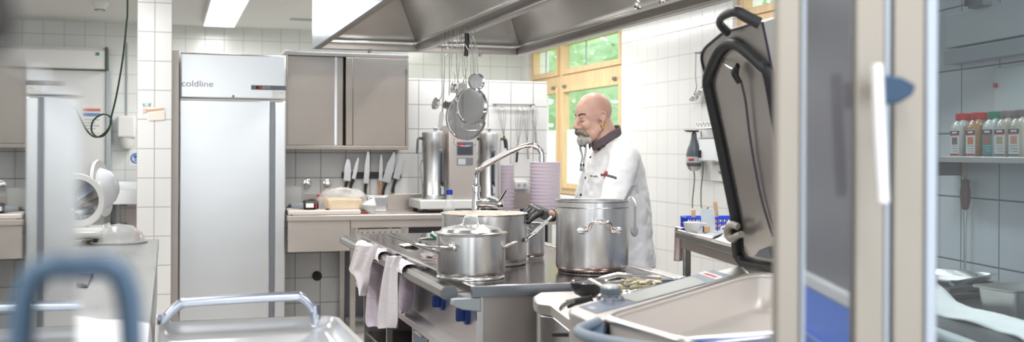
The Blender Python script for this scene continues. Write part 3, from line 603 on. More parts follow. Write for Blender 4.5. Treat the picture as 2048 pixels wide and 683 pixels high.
# whisk rail on the partition
c0, c1 = at(985, 208, Y=8.655), at(1070, 209, Y=8.655)
t = thing('utensil_rail', 'thin steel rail with hooks for whisks on the tiled partition', 'rail', ((c0.x+c1.x)/2, 8.69, c0.z))
MB(t).cyl((c0.x, 8.655, c0.z), (c1.x, 8.655, c0.z), .006, 10).build('bar', dsteel, t)
for x in (c0.x+.03, c1.x-.03): MB(t).cyl((x, 8.69, c0.z), (x, 8.655, c0.z), .008, 10).build('bracket', dsteel, t)
wire = mat('wire_steel', (.72, .71, .70), 1, .25)
def whisk(lb, px, ytop, ymid, yend, r, hm, dx=0):
    p, q, e = at(px, ytop, Y=8.63), at(px+dx*.6, ymid, Y=8.63), at(px+dx, yend, Y=8.63)
    t = thing('whisk', lb, 'whisk', tuple(p), 'whisks on the partition rail'); h = MB(t)
    L = (p-q).length; ax = (p-q).normalized(); M = Matrix.Translation(q) @ frame(ax)
    for k in range(4):
        a = PI*k/4; pts = []
        for j in range(17):
            s = j/16*2-1; u = 1-abs(s); rr = r*math.sin(PI*min(1, (1-u)**.7))*1.0 if abs(s) < 1 else 0
            rr = r*(math.sin(PI*abs(s)**1.6) if abs(s) < .5 else math.sin(PI*abs(s)**1.0)) if 0 else r*math.cos(PI/2*(abs(s)-.35)/.65)*(1 if abs(s) > .35 else math.sin(PI/2*abs(s)/.35))
            pts.append(M @ Vector((math.copysign(rr, s)*math.cos(a), math.copysign(rr, s)*math.sin(a), L*(1-abs(s)**1.5))))
        h.tube(pts, .0016, 5)
    h.build('wire_loops', wire, t)
    MB(t).cyl(q, e, .010, 12).build('handle', hm, t)
    if hm is black: MB(t).cyl(q+(q-e).normalized()*.012, q, .0105, 12).build('collar', mat('collar_yellow', (.75, .65, .30), 0, .4), t)
whisk('whisk with a short black handle at the rail\'s left, behind the coffee urn', 1003, 212, 272, 296, .035, black, 8)
whisk('long whisk with a black handle in the middle of the rail', 1040, 212, 290, 324, .036, black, -7)
whisk('slim steel whisk hanging beside the long black handled one', 1051, 214, 285, 318, .028, wire, 6)
whisk('broad steel whisk hanging at the window end of the rail', 1066, 212, 262, 300, .034, wire, 8)
t = thing('power_socket', 'white wall socket box on the partition beside the lilac stack', 'socket', tuple(at(1040, 370, Y=8.69)))
c = at(1042, 370, Y=8.67); MB(t).bb(c.x-.055, c.x+.055, 8.65, 8.69, c.z-.035, c.z+.035).build('cover', wplast, t, bevel=.006)
for s in (-.025, .025): MB(t).lathe([(.018, 0), (.016, .003), (.010, .001)], M=face_y((c.x+s, 8.65, c.z)), n=16).build('outlet', lgrey, t)
# ================================================================== cooking block
t = thing('cooking_block', 'steel cooking block with a stained hot plate top and blue knobs', 'stove', (1.46, 5.0, 0))
SX0, SX1, SY0, SY1 = 1.085, 1.86, 3.75, 6.22
top_m = mat('hot_plate_steel', (.64, .61, .60), 1, .16, var=.35, vscale=5, var2=(.50, .40, .36), rvar=.12)
MB(t).bb(SX0-.02, SX1, SY0+.004, SY1, .87, .90).build('hob_surface', top_m, t, bevel=.004)
MB(t).bb(SX0-.035, SX1+.02, SY0-.012, SY0+.003, .858, .899).build('front_edge', mat('edge_blue_steel', (.62, .65, .69), 1, .28, var=.08), t, bevel=.002)
MB(t).bb(SX1+.001, SX1+.06, SY0+.004, SY1, .862, .905).build('side_edge', bright, t, bevel=.004)
MB(t).bb(SX0-.035, SX0-.021, SY0+.004, SY1, .845, .8995).build('side_edge', bright, t, bevel=.003)
MB(t).bb(SX0+.01, SX1, SY0+.02, SY0+.03, .08, .857).build('end_panel', steelw, t, bevel=.002)
MB(t).bb(SX1, SX1+.012, SY0+.03, SY1, .08, .857).build('side_panel', steelw, t, bevel=.002)
MB(t).bb(SX0+.01, SX1, SY1-.02, SY1, .08, .865).build('end_panel', steelw, t, bevel=.002)
MB(t).bb(SX0+.03, SX1, SY0+.04, SY1-.03, .0, .08).build('plinth', black, t)
fas = MB(t); fas.prism([(SX0-.01, .858), (SX0+.012, .858), (SX0+.012, .60), (SX0-.045, .60), (SX0-.045, .625), (SX0-.01, .655)], SY0+.02, SY1-.02, Matrix(((1, 0, 0, 0), (0, 0, 1, 0), (0, 1, 0, 0), (0, 0, 0, 1))))
fas.build('control_fascia', mat('fascia_steel', (.86, .84, .85), .75, .3), t, flat=True, bevel=.002)
MB(t).bb(SX0-.012, SX0+.012, SY0+.006, SY0+.02, .02, .857).build('corner_trim', bright, t)
br = MB(t); br.prism([(.975, .855), (.975, .832), (1.015, .815), (1.085, .805), (1.085, .857), (.99, .857)], SY0-.010, SY0+.02, Matrix(((1, 0, 0, 0), (0, 0, 1, 0), (0, 1, 0, 0), (0, 0, 0, 1)))); br.build('rail_bracket', mat('bracket_grey', (.70, .73, .75), .3, .4), t, bevel=.004)
# handrail: octagonal bar
oc = [(.955, .854), (.967, .844), (1.003, .844), (1.015, .854), (1.015, .878), (1.003, .890), (.967, .890), (.955, .878)]
XZ = Matrix(((1, 0, 0, 0), (0, 0, 1, 0), (0, 1, 0, 0), (0, 0, 0, 1)))
rl = MB(t).prism(oc, 3.83, 6.22, XZ).build('handrail', mat('rail_steel', (.68, .67, .65), 1, .25, var=.1), t, flat=True, bevel=.002)
MB(t).prism([(.985+(x-.985)*1.02, .867+(z-.867)*1.02) for x, z in oc], 3.815, 3.83, XZ).build('end_cap', mat('cap_grey', (.50, .52, .54), .6, .4), rl, flat=True)
MB(t).prism([(.985+(x-.985)*1.02, .867+(z-.867)*1.02) for x, z in oc], 6.22, 6.24, XZ).build('end_cap', mat('cap_grey', (.5, .5, .5)), rl, flat=True)
for y in (4.0, 4.9, 5.9): MB(t).bb(.985, 1.09, y-.02, y+.02, .837, .8435).build('rail_support', bright, rl)
# knobs on the long side
def knob(px, py):
    c = at(px, py, X=SX0-.012); k = thing  # a part of the block
    M = Matrix.Translation((SX0-.01, c.y, c.z)) @ frame((-1, 0, 0))
    kb = MB(t).lathe([(.038, 0), (.038, .012), (.031, .016), (0, .016)], M=M, n=24).build('knob', kblue, t)
    MB(t).box((0, 0, 0), (.018, .05, .035), M=M @ Matrix.Translation((0, 0, .03))).build('knob_grip', kblue, kb, bevel=.006, seg=3)
for px, py in ((886, 601), (935, 628)): knob(px, py)
# doors, open niches under the fascia
for a, b in ((3.80, 4.16), (4.18, 4.55)):
    d = MB(t).bb(SX0-.002, SX0+.012, a, b, .10, .59).build('door', bright, t, bevel=.003)
    MB(t).bb(SX0-.02, SX0-.003, a+.02 if a > 4 else b-.05, a+.05 if a > 4 else b-.02, .30, .50).build('door_handle', dsteel, d, bevel=.004)
for i, z in enumerate((.10, .225, .35, .475)):
    d = MB(t).bb(SX0-.002, SX0+.012, 4.57, 4.86, z, z+.115).build('drawer', mat('drawer_blue_steel', (.42, .50, .62), .8, .3), t, bevel=.003)
    MB(t).bb(SX0-.016, SX0-.003, 4.65, 4.78, z+.085, z+.10).build('drawer_handle', bright, d, bevel=.003)
MB(t).bb(SX0+.5, SX0+.52, 4.9, 6.18, .08, .6).build('niche_back', mat('niche_dark', (.20, .20, .21), .3, .6), t)
MB(t).bb(SX0+.02, SX0+.5, 4.9, 6.18, .32, .335).build('niche_shelf', dsteel, t)
for y in (4.88, 5.5, 6.17): MB(t).bb(SX0, SX0+.03, y-.012, y+.012, .08, .6).build('post', steel, t)
# ================================================================== tea towels over the handrail
def check_mat(name, base, line, sz=.05, patch=None):
    m = bpy.data.materials.new(name); m.use_nodes = True; nt = m.node_tree; b = nt.nodes['Principled BSDF']; b.inputs['Roughness'].default_value = .9
    uv = nt.nodes.new('ShaderNodeUVMap'); br = nt.nodes.new('ShaderNodeTexBrick'); br.offset = 0; br.squash = 1
    br.inputs['Scale'].default_value = 1; br.inputs['Brick Width'].default_value = sz; br.inputs['Row Height'].default_value = sz; br.inputs['Mortar Size'].default_value = sz*.025; br.inputs['Mortar Smooth'].default_value = .6
    c = lin(base); br.inputs['Color1'].default_value = c+(1,); br.inputs['Color2'].default_value = c+(1,); br.inputs['Mortar'].default_value = lin(line)+(1,)
    nt.links.new(uv.outputs[0], br.inputs['Vector']); nt.links.new(br.outputs['Color'], b.inputs['Base Color'])
    b.inputs['Subsurface Weight'].default_value = .0
    return m
tow_w = check_mat('towel_white', (.955, .93, .945), (.915, .875, .915)); tow_l = check_mat('towel_lilac', (.90, .855, .91), (.79, .71, .83))
tow_p = mat('towel_pink_stripe', (.93, .78, .74), 0, .9)
def sheet(mb, rows, X, nu=24, sub=5, amp=.010, nf=3, ph=0, uvs=None):
    """hanging cloth: rows of (y, left px, right px) on the plane X, folded gently"""
    R = []
    P = [[at(xl, y, X=X), at(xr, y, X=X)] for y, xl, xr in rows]
    L = spline([p[0] for p in P], sub); Rr = spline([p[1] for p in P], sub); n = len(L)-1
    def fn(u, v):
        i = round(v*n); a, b = L[i], Rr[i]; f = math.sin(u*nf*2*PI+ph+v*1.3)*amp*(.35+v)
        return a.lerp(b, u)+Vector((f, math.cos(u*nf*2*PI+v)*amp*.3, math.sin(u*9+v*3)*.003))
    return fn, n
def cloth(name, m, t, parts, solid=.0022):
    mb = MB(t); uvl = []
    for fn, nu, nv in parts:
        k = len(mb.v); mb.grid(fn, nu, nv)
    o = mb.build(name, m, t, ang=180)
    me = o.data; uvm = me.uv_layers.new(name='UVMap')
    for lp in me.loops:
        co = me.vertices[lp.vertex_index].co; uvm.data[lp.index].uv = (co.y+co.z*.05, co.z+co.y*.08)
    q = o.modifiers.new('solid', 'SOLIDIFY'); q.thickness = solid; q.offset = 0
    q = o.modifiers.new('sub', 'SUBSURF'); q.levels = 1; q.render_levels = 1
    return o
def over(y0f, y1f, y0b, y1b, ptop=.905, nf=2):
    """strip lying over the bar from the front (-X) to the back (+X)"""
    prof = [(.940, .864), (.942, .880), (.951, .892), (.970, .900), (.997, .900), (1.021, .892), (1.030, .880), (1.032, .864)]
    def fn(u, v):
        i = v*(len(prof)-1); k = min(int(i), len(prof)-2); f = i-k
        x = prof[k][0]*(1-f)+prof[k+1][0]*f; z = prof[k][1]*(1-f)+prof[k+1][1]*f
        a, b = y0f+(y0b-y0f)*v, y1f+(y1b-y1f)*v; w = .006*abs(math.sin(u*nf*PI*2+v))
        return Vector((x, a+(b-a)*u, z+w+(.0 if .2 < v < .8 else -.0)))
    return fn
yy = lambda px, py, X: at(px, py, X=X).y
t = thing('tea_towel', 'white tea towel with pink patches draped at the far end of the handrail', 'towel', (1.0, 5.7, .9), 'tea towels over the handrail')
rows = [(490, 712, 758), (505, 707, 752), (525, 701, 744), (540, 696, 739), (553, 706, 737), (566, 714, 734), (580, 720, 729), (590, 723, 727)]
fn, n = sheet(None, rows, .938, amp=.012, nf=2)
y0, y1 = yy(712, 487, .938), yy(757, 487, .938); yb0, yb1 = yy(726, 495, 1.032), yy(775, 505, 1.032)
fb, nb = sheet(None, [(497, 735, 772), (520, 735, 774), (560, 732, 772), (600, 729, 768), (640, 728, 766), (652, 736, 764)], 1.033, amp=.010, nf=2, ph=1)
cloth('front_fall', tow_w, t, [(fn, 24, n), (over(y0, y1, yb0, yb1), 24, 14)])
cloth('back_fall', tow_l, t, [(fb, 24, nb)])
st = MB(t); pf = lambda u, v: fn(.02+.22*u, .50+.17*v)+Vector((-.003, 0, 0)); st.grid(pf, 5, 5); st.build('pink_patch', tow_p, t)
st = MB(t); st.grid(lambda u, v: fb(.02+.16*u, .04+.9*v)+Vector((-.003, 0, 0)), 4, 24); st.build('pink_stripe', tow_p, t)
t = thing('tea_towel', 'long white lilac checked tea towel hanging at the middle of the handrail, in front', 'towel', (1.0, 4.9, .9), 'tea towels over the handrail')
rows = [(512, 771, 803), (530, 769, 795), (560, 764, 793), (600, 759, 794), (635, 757, 795), (655, 759, 793)]
fn, n = sheet(None, rows, .937, amp=.012, nf=2, ph=2)
y0, y1 = yy(771, 512, .937), yy(803, 512, .937); yb0, yb1 = yy(797, 527, 1.032), yy(835, 545, 1.032)
fb, nb = sheet(None, [(532, 797, 833), (555, 799, 831), (580, 797, 830), (605, 795, 829), (618, 798, 822), (625, 803, 812)], 1.033, amp=.006, nf=1.5)
cloth('front_fall', tow_w, t, [(fn, 22, n), (over(y0, y1, yb0, yb1), 22, 14)])
cloth('back_fall', tow_l, t, [(fb, 22, nb)])
# ================================================================== pots
def pot(mb_t, x, y, z, r, h, base=.010, rim=.006, wall=.0025):
    """outer body with a rounded foot, open inside"""
    pr_ = [(0, 0), (r*.93, 0), (r*.935, base), (r*.965, base+.003), (r*.995, base+.012), (r, base+.02), (r, h-.004), (r+rim, h), (r+rim, h+.003), (r-wall, h+.001), (r-wall, base+.02), (r*.95, base+.008), (0, base+.008)]
    return MB(mb_t).lathe(pr_, (x, y, z), 72)
def loop_handle(t, c, out, w, drop, m, rad=.006, parent=None, rise=.012):
    """riveted bow handle; c weld centre on the wall, out = outward direction"""
    o = Vector(out).normalized(); s = Vector((-o.y, o.x, 0)); c = Vector(c); mb = MB(t)
    pts = [c-s*w*.72+o*.001-Vector((0, 0, drop)), c-s*w*.5+o*.008-Vector((0, 0, drop*.7)), c-s*w*.42+o*.028+Vector((0, 0, rise*.4)), c-s*w*.3+o*.040+Vector((0, 0, rise)), c+o*.043+Vector((0, 0, rise*.7)), c+s*w*.3+o*.040+Vector((0, 0, rise)), c+s*w*.42+o*.028+Vector((0, 0, rise*.4)), c+s*w*.5+o*.008-Vector((0, 0, drop*.7)), c+s*w*.72+o*.001-Vector((0, 0, drop))]
    mb.tube(pts, rad, 10, smooth=6)
    M = frame(o)
    for k in (-1, 1):
        p = c+s*(k*w*.74)-Vector((0, 0, drop)); P_ = Matrix((s, Vector((0, 0, 1)), o)).transposed().to_4x4(); mb.lathe([(.001, .0035), (.010, .003), (.014, .001), (.0145, -.002)], M=Matrix.Translation(p) @ P_ @ Matrix.Diagonal((w/.088*1.55, w/.088*.95, 1, 1)), n=24)
    return mb.build('handle', m, parent or t, ang=50)
HT = .9005
# tall stockpot
sx, sy, sr, sh_ = 1.648, 4.068, .1475, .287
t = thing('stockpot', 'tall steel stockpot with a ladle hooked inside, on the hob\'s front right', 'pot', (sx, sy, HT))
pot(t, sx, sy, HT, sr, sh_).build('body', pot_m, t)
MB(t).lathe([(sr+.001, sh_-.026), (sr+.0025, sh_-.024), (sr+.001, sh_-.022)], (sx, sy, HT), 72).build('rim_groove', dsteel, t)
MB(t).lathe([(sr*.92, .0), (sr*.935, .002), (sr*.935, .010), (sr*.92, .011)], (sx, sy, HT), 60).build('base_plate', mat('burnt_base', (.16, .15, .15), .6, .4), t)
tc = CP-Vector((sx, sy, CH)); a0 = math.atan2(tc.y, tc.x)
for da in (.20, PI+.2):
    a = a0+da; loop_handle(t, (sx+sr*math.cos(a), sy+sr*math.sin(a), HT+sh_*.70), (math.cos(a), math.sin(a), 0), .092, .024, bright, .0070)
t = thing('ladle', 'steel ladle hooked over the tall stockpot\'s rim, flat hooked end on top', 'ladle', (sx+.06, sy, HT+sh_))
p0, p1, p2 = at(1250, 402, d=4.38), at(1266, 372, d=4.40), at(1271, 372, d=4.36)
l = MB(t)
def strip(mb, pts, w, th, side):
    side = Vector(side).normalized(); P = [Vector(p) for p in pts]
    for i in range(len(P)-1):
        a, b = P[i], P[i+1]; n_ = (b-a).cross(side).normalized()*th/2
        mb.add([a-side*w/2-n_, a+side*w/2-n_, a+side*w/2+n_, a-side*w/2+n_, b-side*w/2-n_, b+side*w/2-n_, b+side*w/2+n_, b-side*w/2+n_], [(0, 1, 2, 3), (7, 6, 5, 4), (0, 4, 5, 1), (1, 5, 6, 2), (2, 6, 7, 3), (3, 7, 4, 0)])
    return mb
lo = Vector((sx-.03, sy-.01, HT+.05))
strip(l, [lo, p0, p1, p1+Vector((.012, -.002, .004)), p1+Vector((.018, -.004, -.030))], .016, .003, (HV+Vector((0, 0, .0)))); l.build('handle', dsteel, t, flat=True)
MB(t).lathe([(0, -.035), (.025, -.028), (.04, -.01), (.044, .005)], tuple(lo), 24).build('bowl', bright, t, solid=.002)
t = thing('skimmer', 'steel spoon hanging over the outer right side of the tall stockpot', 'spoon', (sx+sr, sy, HT+sh_))
a = at(1262, 396, d=4.34); e = at(1270, 432, d=4.36); f_ = at(1269, 470, d=4.36)
sp2 = MB(t); sp2.tube([a+Vector((-.012, .0, -.006)), a+Vector((-.004, 0, .003)), a+Vector((.006, 0, .002)), at(1271, 404, d=4.33), at(1272, 412, d=4.33)], .004, 8, smooth=5, flat=.6); strip(sp2, [at(1270, 404, d=4.34), at(1269, 455, d=4.34)], .016, .004, HV*.6+FV*.8); sp2.build('handle', mat('pale_metal', (.90, .89, .88), .8, .35), t)
MB(t).lathe([(0, -.004), (.022, -.003), (.024, .002), (.020, .004), (0, .002)], M=Matrix.Translation(at(1269, 461, d=4.35)) @ frame(HV*.75-FV*.65), n=24).build('bowl', MATS['pale_metal'], t)
# wide pot with a lid and a long handle (front left)
lx, ly, lr, lh = 1.117, 4.0, .133, .168
t = thing('lidded_pot', 'steel pot with a domed lid and long handle at the hob\'s front left corner', 'pot', (lx, ly, HT))
pot(t, lx, ly, HT, lr, lh).build('body', pot_m, t)
MB(t).lathe([(lr*.88, .0), (lr*1.0, .001), (lr*1.0, .006), (lr*.95, .012)], (lx, ly, HT), 72).build('base_plate', bright, t)
ld = MB(t).lathe([(lr+.006, lh+.002), (lr+.008, lh+.006), (lr-.012, lh+.010), (lr*.85, lh+.020), (lr*.5, lh+.031), (0, lh+.036)], (lx, ly, HT), 72).build('lid', bright, t, solid=.0015)
hz = HT+lh+.030
MB(t).tube([Vector((lx, ly, hz))+HV*s+UP*k for s, k in ((-.048, .0), (-.036, .003), (-.028, .010), (-.027, .030), (-.020, .036), (.020, .036), (.027, .030), (.028, .010), (.036, .003), (.048, 0))], .0045, 10).build('lid_handle', bright, ld)
a = a0+1.62; loop_handle(t, (lx+lr*HV.x, ly+lr*HV.y, HT+lh*.78), (HV.x, HV.y-.25, 0), .055, .012, bright, .005, rise=.004)
w0 = at(905, 495, d=3.99); w1 = at(893, 495, d=3.97); w2 = at(860, 493, d=4.02); g1 = at(876, 503, d=4.02); g2 = at(827, 486, d=4.12); g3 = at(776, 468, d=4.22)
hm_ = MB(t); hm_.tube([w0, w1, w2, g2], .0042, 8); hm_.tube([w1, at(872, 500, d=4.0), g1.lerp(g2, .3)], .0042, 8); hm_.tube([g1, g2], .0085, 12); hm_.tube([g2-(g3-g2)*.2, g3], .0055, 10, flat=.7)
hd = hm_.build('long_handle', bright, t)
MB(t).lathe([(.001, .010), (.012, .008), (.017, .003), (.018, 0)], M=Matrix.Translation(at(905, 495, d=4.03)) @ frame(-FV-HV*.35)).build('weld_pad', bright, hd)
# wide open pot
bx, by, br_, bh = 1.313, 4.49, .183, .215
t = thing('wide_pot', 'wide open steel pot with brown sauce stains inside its rim, behind the lidded pot', 'pot', (bx, by, HT))
pot(t, bx, by, HT, br_, bh).build('body', pot_m, t)
MB(t).lathe([(br_*.95, .001), (br_*1.0, .003), (br_*.98, .014)], (bx, by, HT), 72).build('base_plate', dsteel, t)
MB(t).lathe([(br_-.0035, bh-.001), (br_-.0035, bh-.05), (br_-.0038, bh-.055), (br_-.0038, bh-.002)], (bx, by, HT), 72).build('sauce_stain', mat('sauce_stain', (.90, .86, .80), 0, .5, var=.5, vscale=34, var2=(.74, .58, .42)), t)
MB(t).lathe([(0, bh-.115), (br_-.006, bh-.115)], (bx, by, HT), 48).build('soup', mat('soup', (.72, .50, .30), 0, .25, var=.3, vscale=12), t)
for s in (-1, 1): loop_handle(t, (bx+br_*HV.x*s, by+br_*HV.y*s, HT+bh*.55), (HV.x*s, HV.y*s, 0), .07, .014, bright, .0055)
# small pot
mx, my, mr, mh = 1.564, 4.655, .083, .155
t = thing('small_pot', 'small steel pot with a white spatula inside, under the chef\'s gloved hand', 'pot', (mx, my, HT))
pot(t, mx, my, HT, mr, mh).build('body', pot_m, t)
a = a0+.55-.9; loop_handle(t, tuple(at(1061, 461, d=4.70)), (-FV.x-.5*HV.x, -FV.y-.5*HV.y, 0), .03, .004, bright, .0045)
MB(t).lathe([(0, mh-.03), (mr-.004, mh-.03)], (mx, my, HT), 40).build('filling', mat('pale_sauce', (.86, .80, .70), 0, .4), t)
t = thing('spatula', 'white plastic spatula standing in the small pot', 'spatula', (mx, my, HT+mh))
p, q = at(1077, 457, d=4.70), at(1094, 441, d=4.76)
m = MB(t); strip(m, [p-(q-p)*.8, p, q], .018, .006, HV*.7-UP*.7); m.build('blade', wplast, t, bevel=.002)
MB(t).tube([q, q+(q-p)*.5], .006).build('handle', wplast, t)
# saucepan
px_, py_, pr2, ph = 1.170, 4.70, .092, .088
t = thing('saucepan', 'small low steel saucepan half hidden behind the lidded pot\'s left side', 'pot', (px_, py_, HT))
pot(t, px_, py_, HT, pr2, ph).build('body', pot_m, t)
MB(t).lathe([(0, ph-.02), (pr2-.004, ph-.02)], (px_, py_, HT), 40).build('filling', mat('brown_sauce', (.66, .55, .47), 0, .4), t)
loop_handle(t, (px_-pr2*HV.x, py_-pr2*HV.y, HT+ph*.7), (-HV.x, -HV.y, 0), .04, .006, bright, .004)
t = thing('spoon', 'steel spoon leaning out of the low saucepan', 'spoon', (px_, py_, HT+ph))
MB(t).tube([at(842, 486, d=4.60), at(838, 481, d=4.58), at(841, 474, d=4.60), at(845, 466, d=4.62)], [.007, .004, .003, .004], 8, flat=.4, smooth=5).build('handle', dsteel, t)
MB(t).ball(at(845, 490, d=4.62), (.018, .018, .008)).build('bowl', dsteel, t)
t = thing('scraper', 'green plastic scraper lying across the low saucepan\'s rim', 'scraper', tuple(at(872, 472, d=4.75)))
m = MB(t); m.tube([at(861, 469, d=4.68), at(872, 475, d=4.66), at(882, 478, d=4.66)], .007, 8, flat=.6); m.tube([at(861, 469, d=4.68), at(878, 468, d=4.80), at(893, 468, d=4.82)], .006, 8, flat=.6); m.build('blade', green, t)
MB(t).tube([at(874, 467, d=4.84), at(892, 466, d=4.86)], .005, 8).build('edge', mat('orange_edge', (.90, .62, .30)), t)
p = at(818, 490, Z=HT+.006)
MB((p.x, p.y, HT)).grid(lambda u, v: Vector((p.x-.035+.10*u, p.y-.05+.14*v, HT+.004+.016*math.sin(PI*u)*(.6+.4*math.sin(5*v))+.004*noise.noise((u*6, v*6, 0)))), 14, 14).build('paper_towel', paper, solid=.002, label='crumpled white paper towel on the hob left of the low saucepan', cat='paper towel')
# ================================================================== pot-filler tap
fx, fy_ = 1.402, 4.93
t = thing('pot_filler_tap', 'chrome pot filler tap with a long swivel spout on the cooking block', 'tap', (fx, fy_, HT))
MB(t).lathe([(.032, 0), (.032, .006), (.024, .012), (.021, .03), (.021, .24), (.019, .27), (.0155, .29)], (fx, fy_, HT), 28).build('column', chrome, t)
MB(t).lathe([(.0155, .29), (.021, .292), (.021, .318), (.016, .321), (.013, .33), (.013, .34)], (fx, fy_, HT), 12).build('collar_nut', chrome, t, ang=20)
sp_ = [at(954, 372, d=5.15), at(953, 352, d=5.15), at(958, 337, d=5.14), at(985, 322, d=5.13), at(1030, 299, d=5.11), at(1056, 291, d=5.10), at(1072, 293, d=5.095), at(1082, 303, d=5.09), at(1084, 315, d=5.09)]
spout = MB(t).tube(sp_, .0135, 16, smooth=6).build('spout', chrome, t)
MB(t).cyl(at(1084, 312, d=5.09), at(1084, 324, d=5.09), .0155, 18).build('aerator', chrome, spout)
a, b, c_ = at(958, 406, d=5.12), at(980, 404, d=5.05), at(1000, 408, d=5.0)
MB(t).cone(a, b, .022, .026, 24).build('valve_body', chrome, t)
q = MB(t).cone(b, c_, .027, .020, 24).build('valve_cap', chrome, t)
MB(t).tube([at(995, 406, d=5.0), at(1003, 393, d=4.99), at(1012, 379, d=4.98)], [.0085, .007, .006], 10).build('lever', chrome, q)
# water bottle
wx, wy = 1.252, 4.86
t = thing('water_bottle', 'clear plastic water bottle with a blue cap behind the wide pot', 'bottle', (wx, wy, HT))
MB(t).lathe([(0, .004), (.028, 0), (.033, .008), (.033, .09), (.031, .1), (.031, .12), (.033, .13), (.033, .175), (.030, .20), (.018, .255), (.013, .272), (.013, .285)], (wx, wy, HT), 32).build('body', mat('bottle_plastic', (.97, .98, .98), 0, .06, alpha=.32), t)
MB(t).lathe([(0, .006), (.030, .006), (.031, .12), (0, .12)], (wx, wy, HT), 28).build('water', mat('water', (.93, .96, .97), 0, .02, alpha=.09), t)
MB(t).lathe([(.0155, .283), (.0155, .303), (.013, .306), (0, .306)], (wx, wy, HT), 20).build('cap', mat('cap_blue', (.08, .22, .68), 0, .35), t)
# ================================================================== utensils hanging from the hood's middle rim
RZ = HZ+.05; UX = hm-.03
def hang(px, py, d): return at(px, py, d=d)
def hook(mb, p, r=.0025):
    p = Vector(p); top = Vector((UX-.003, p.y, HZ+.064)); mb.tube([top+Vector((.012, 0, -.012)), top+Vector((.008, 0, .002)), top+Vector((-.004, 0, -.004)), Vector((UX-.010, p.y, HZ+.01)), p], r, 6, smooth=4)
def yof(px): return at(px, 90, X=hm-.03).y
def dof(y): return Vector((hm-.04, y, 0)).dot(FV)
def sieve(lb, px, py, rx, ry, hpx, hook_px, tilt, grp='sieves under the hood'):
    d = dof(yof(hook_px)); c = at(px, py, d=d); k = d/FPX; R = ry*k
    t = thing('sieve', lb, 'sieve', tuple(at(hook_px, 84, d=d)), grp)
    yaw = math.acos(min(1, rx/ry)); nrm = (-FV*math.cos(yaw)+HV*math.sin(yaw)).normalized(); M = Matrix.Translation(c) @ frame(nrm) @ Matrix.Rotation(tilt, 4, 'Z')
    rim = MB(t); rim.lathe([(R-.006, -.009), (R, -.009), (R, .009), (R-.006, .007), (R-.006, -.009)], M=M, n=48); rim.cap = 0
    r_ = rim.build('rim', chrome, t)
    MB(t).lathe([(R-.004, 0), (R*.9, -R*.22), (R*.6, -R*.42), (R*.3, -R*.5), (0, -R*.52)], M=M, n=40).build('mesh_bowl', mesh_m, t)
    top = c+UP*R*.98; h = MB(t); e = at(hook_px, 92, d=d)
    for s in (-.008, .008): h.tube([top+HV*s, top.lerp(e, .5)+HV*s*.9, e+HV*s*.5], .0028, 6)
    h.tube([e-HV*.004, Vector((UX-.012, e.y, HZ+.03)), Vector((UX-.008, e.y, HZ+.058)), Vector((UX+.01, e.y, HZ+.066)), Vector((UX+.02, e.y, HZ+.045))], .0028, 6, smooth=3)
    h.build('handle', wire, t)
    lg = MB(t); lo_ = c-UP*R
    if ry > 25: lg.tube([lo_-HV*R*.5+UP*R*.12, lo_-HV*R*.45-UP*.03, lo_+HV*R*.40-UP*.03, lo_+HV*R*.45+UP*R*.1], .003, 6, smooth=3)
    else: lg.tube([lo_-HV*.015, lo_-UP*.010, lo_+HV*.015], .0028, 6, smooth=3)
    lg.build('rest_hook', wire, r_)
mesh_m = mat('sieve_mesh', (.93, .92, .91), .2, .5, alpha=.09)
sieve('largest round sieve hanging lowest from the hood rim', 932, 235, 38, 45, 0, 925, 0)
sieve('middle sized round sieve hanging in front of the largest one', 944, 212, 30, 37, 0, 944, 0)
sieve('smallest round sieve with a thin rim hanging at the bunch\'s right', 953, 163, 16, 17, 0, 952, 0)
def utensil(lb, name, cat, hx_, pts, r, head, m=wire):
    d = dof(yof(hx_)); P = [at(x, y, d=d+(q[0] if q else 0)) for x, y, *q in pts]; t = thing(name, lb, cat, tuple(P[0]), 'utensils under the hood')
    h = MB(t); y_ = P[0].y; h.tube([Vector((UX+.02, y_, HZ+.045)), Vector((UX+.008, y_, HZ+.066)), Vector((UX-.006, y_, HZ+.06)), Vector((UX-.012, y_, HZ+.02)), P[0]], r*.8, 6, smooth=3); h.tube(P, r, 8, smooth=5, flat=.6); h.build('handle', m, t)
    e = P[-1]
    if head[0] == 'ladle':
        R = head[1]; M = Matrix.Translation(e) @ frame(Vector(head[2])); MB(t).lathe([(R, 0), (R*.95, -R*.35), (R*.7, -R*.7), (R*.3, -R*.9), (0, -R*.93)], M=M, n=28).build('bowl', chrome, t, solid=.0015)
    elif head[0] == 'plate':
        w, L, ax, sd = head[1:]; ax = Vector(ax).normalized(); sd = Vector(sd).normalized(); n_ = ax.cross(sd).normalized()
        MB(t).slab([e-sd*w*.3, e+sd*w*.3, e+ax*L*.25+sd*w*.5, e+ax*L+sd*w*.45, e+ax*L-sd*w*.45, e+ax*L*.25-sd*w*.5], n_*.002).build('blade', bright, t, flat=True)
    return t
lf = -HV*.8-FV*.4
utensil('ladle hanging leftmost in the bunch, its bowl seen edge on', 'ladle', 'ladle', 884, [(884, 100), (884, 150), (884, 185), (878, 200), (869, 206)], .0035, ('ladle', .040, -HV*.85+UP*.25-FV*.45))
utensil('flat steel turner with a slotted blade, left of the sieves', 'turner', 'turner', 890, [(890, 95), (888, 160), (886, 215), (884, 222)], .004, ('plate', .05, .11, -UP*1+HV*-.12, HV*.5+FV*.8))
utensil('round perforated skimmer with its dish hanging beside the sieves', 'skimmer', 'skimmer', 898, [(898, 92), (899, 150), (898, 195), (897, 205)], .004, ('ladle', .045, -HV*.5+FV*-.5+UP*.5))
utensil('small ladle with a polished bowl hanging above the skimmer', 'ladle', 'ladle', 905, [(905, 84), (903, 130), (910, 155), (904, 175)], .0035, ('ladle', .035, -HV*.8+UP*.1-FV*.3))
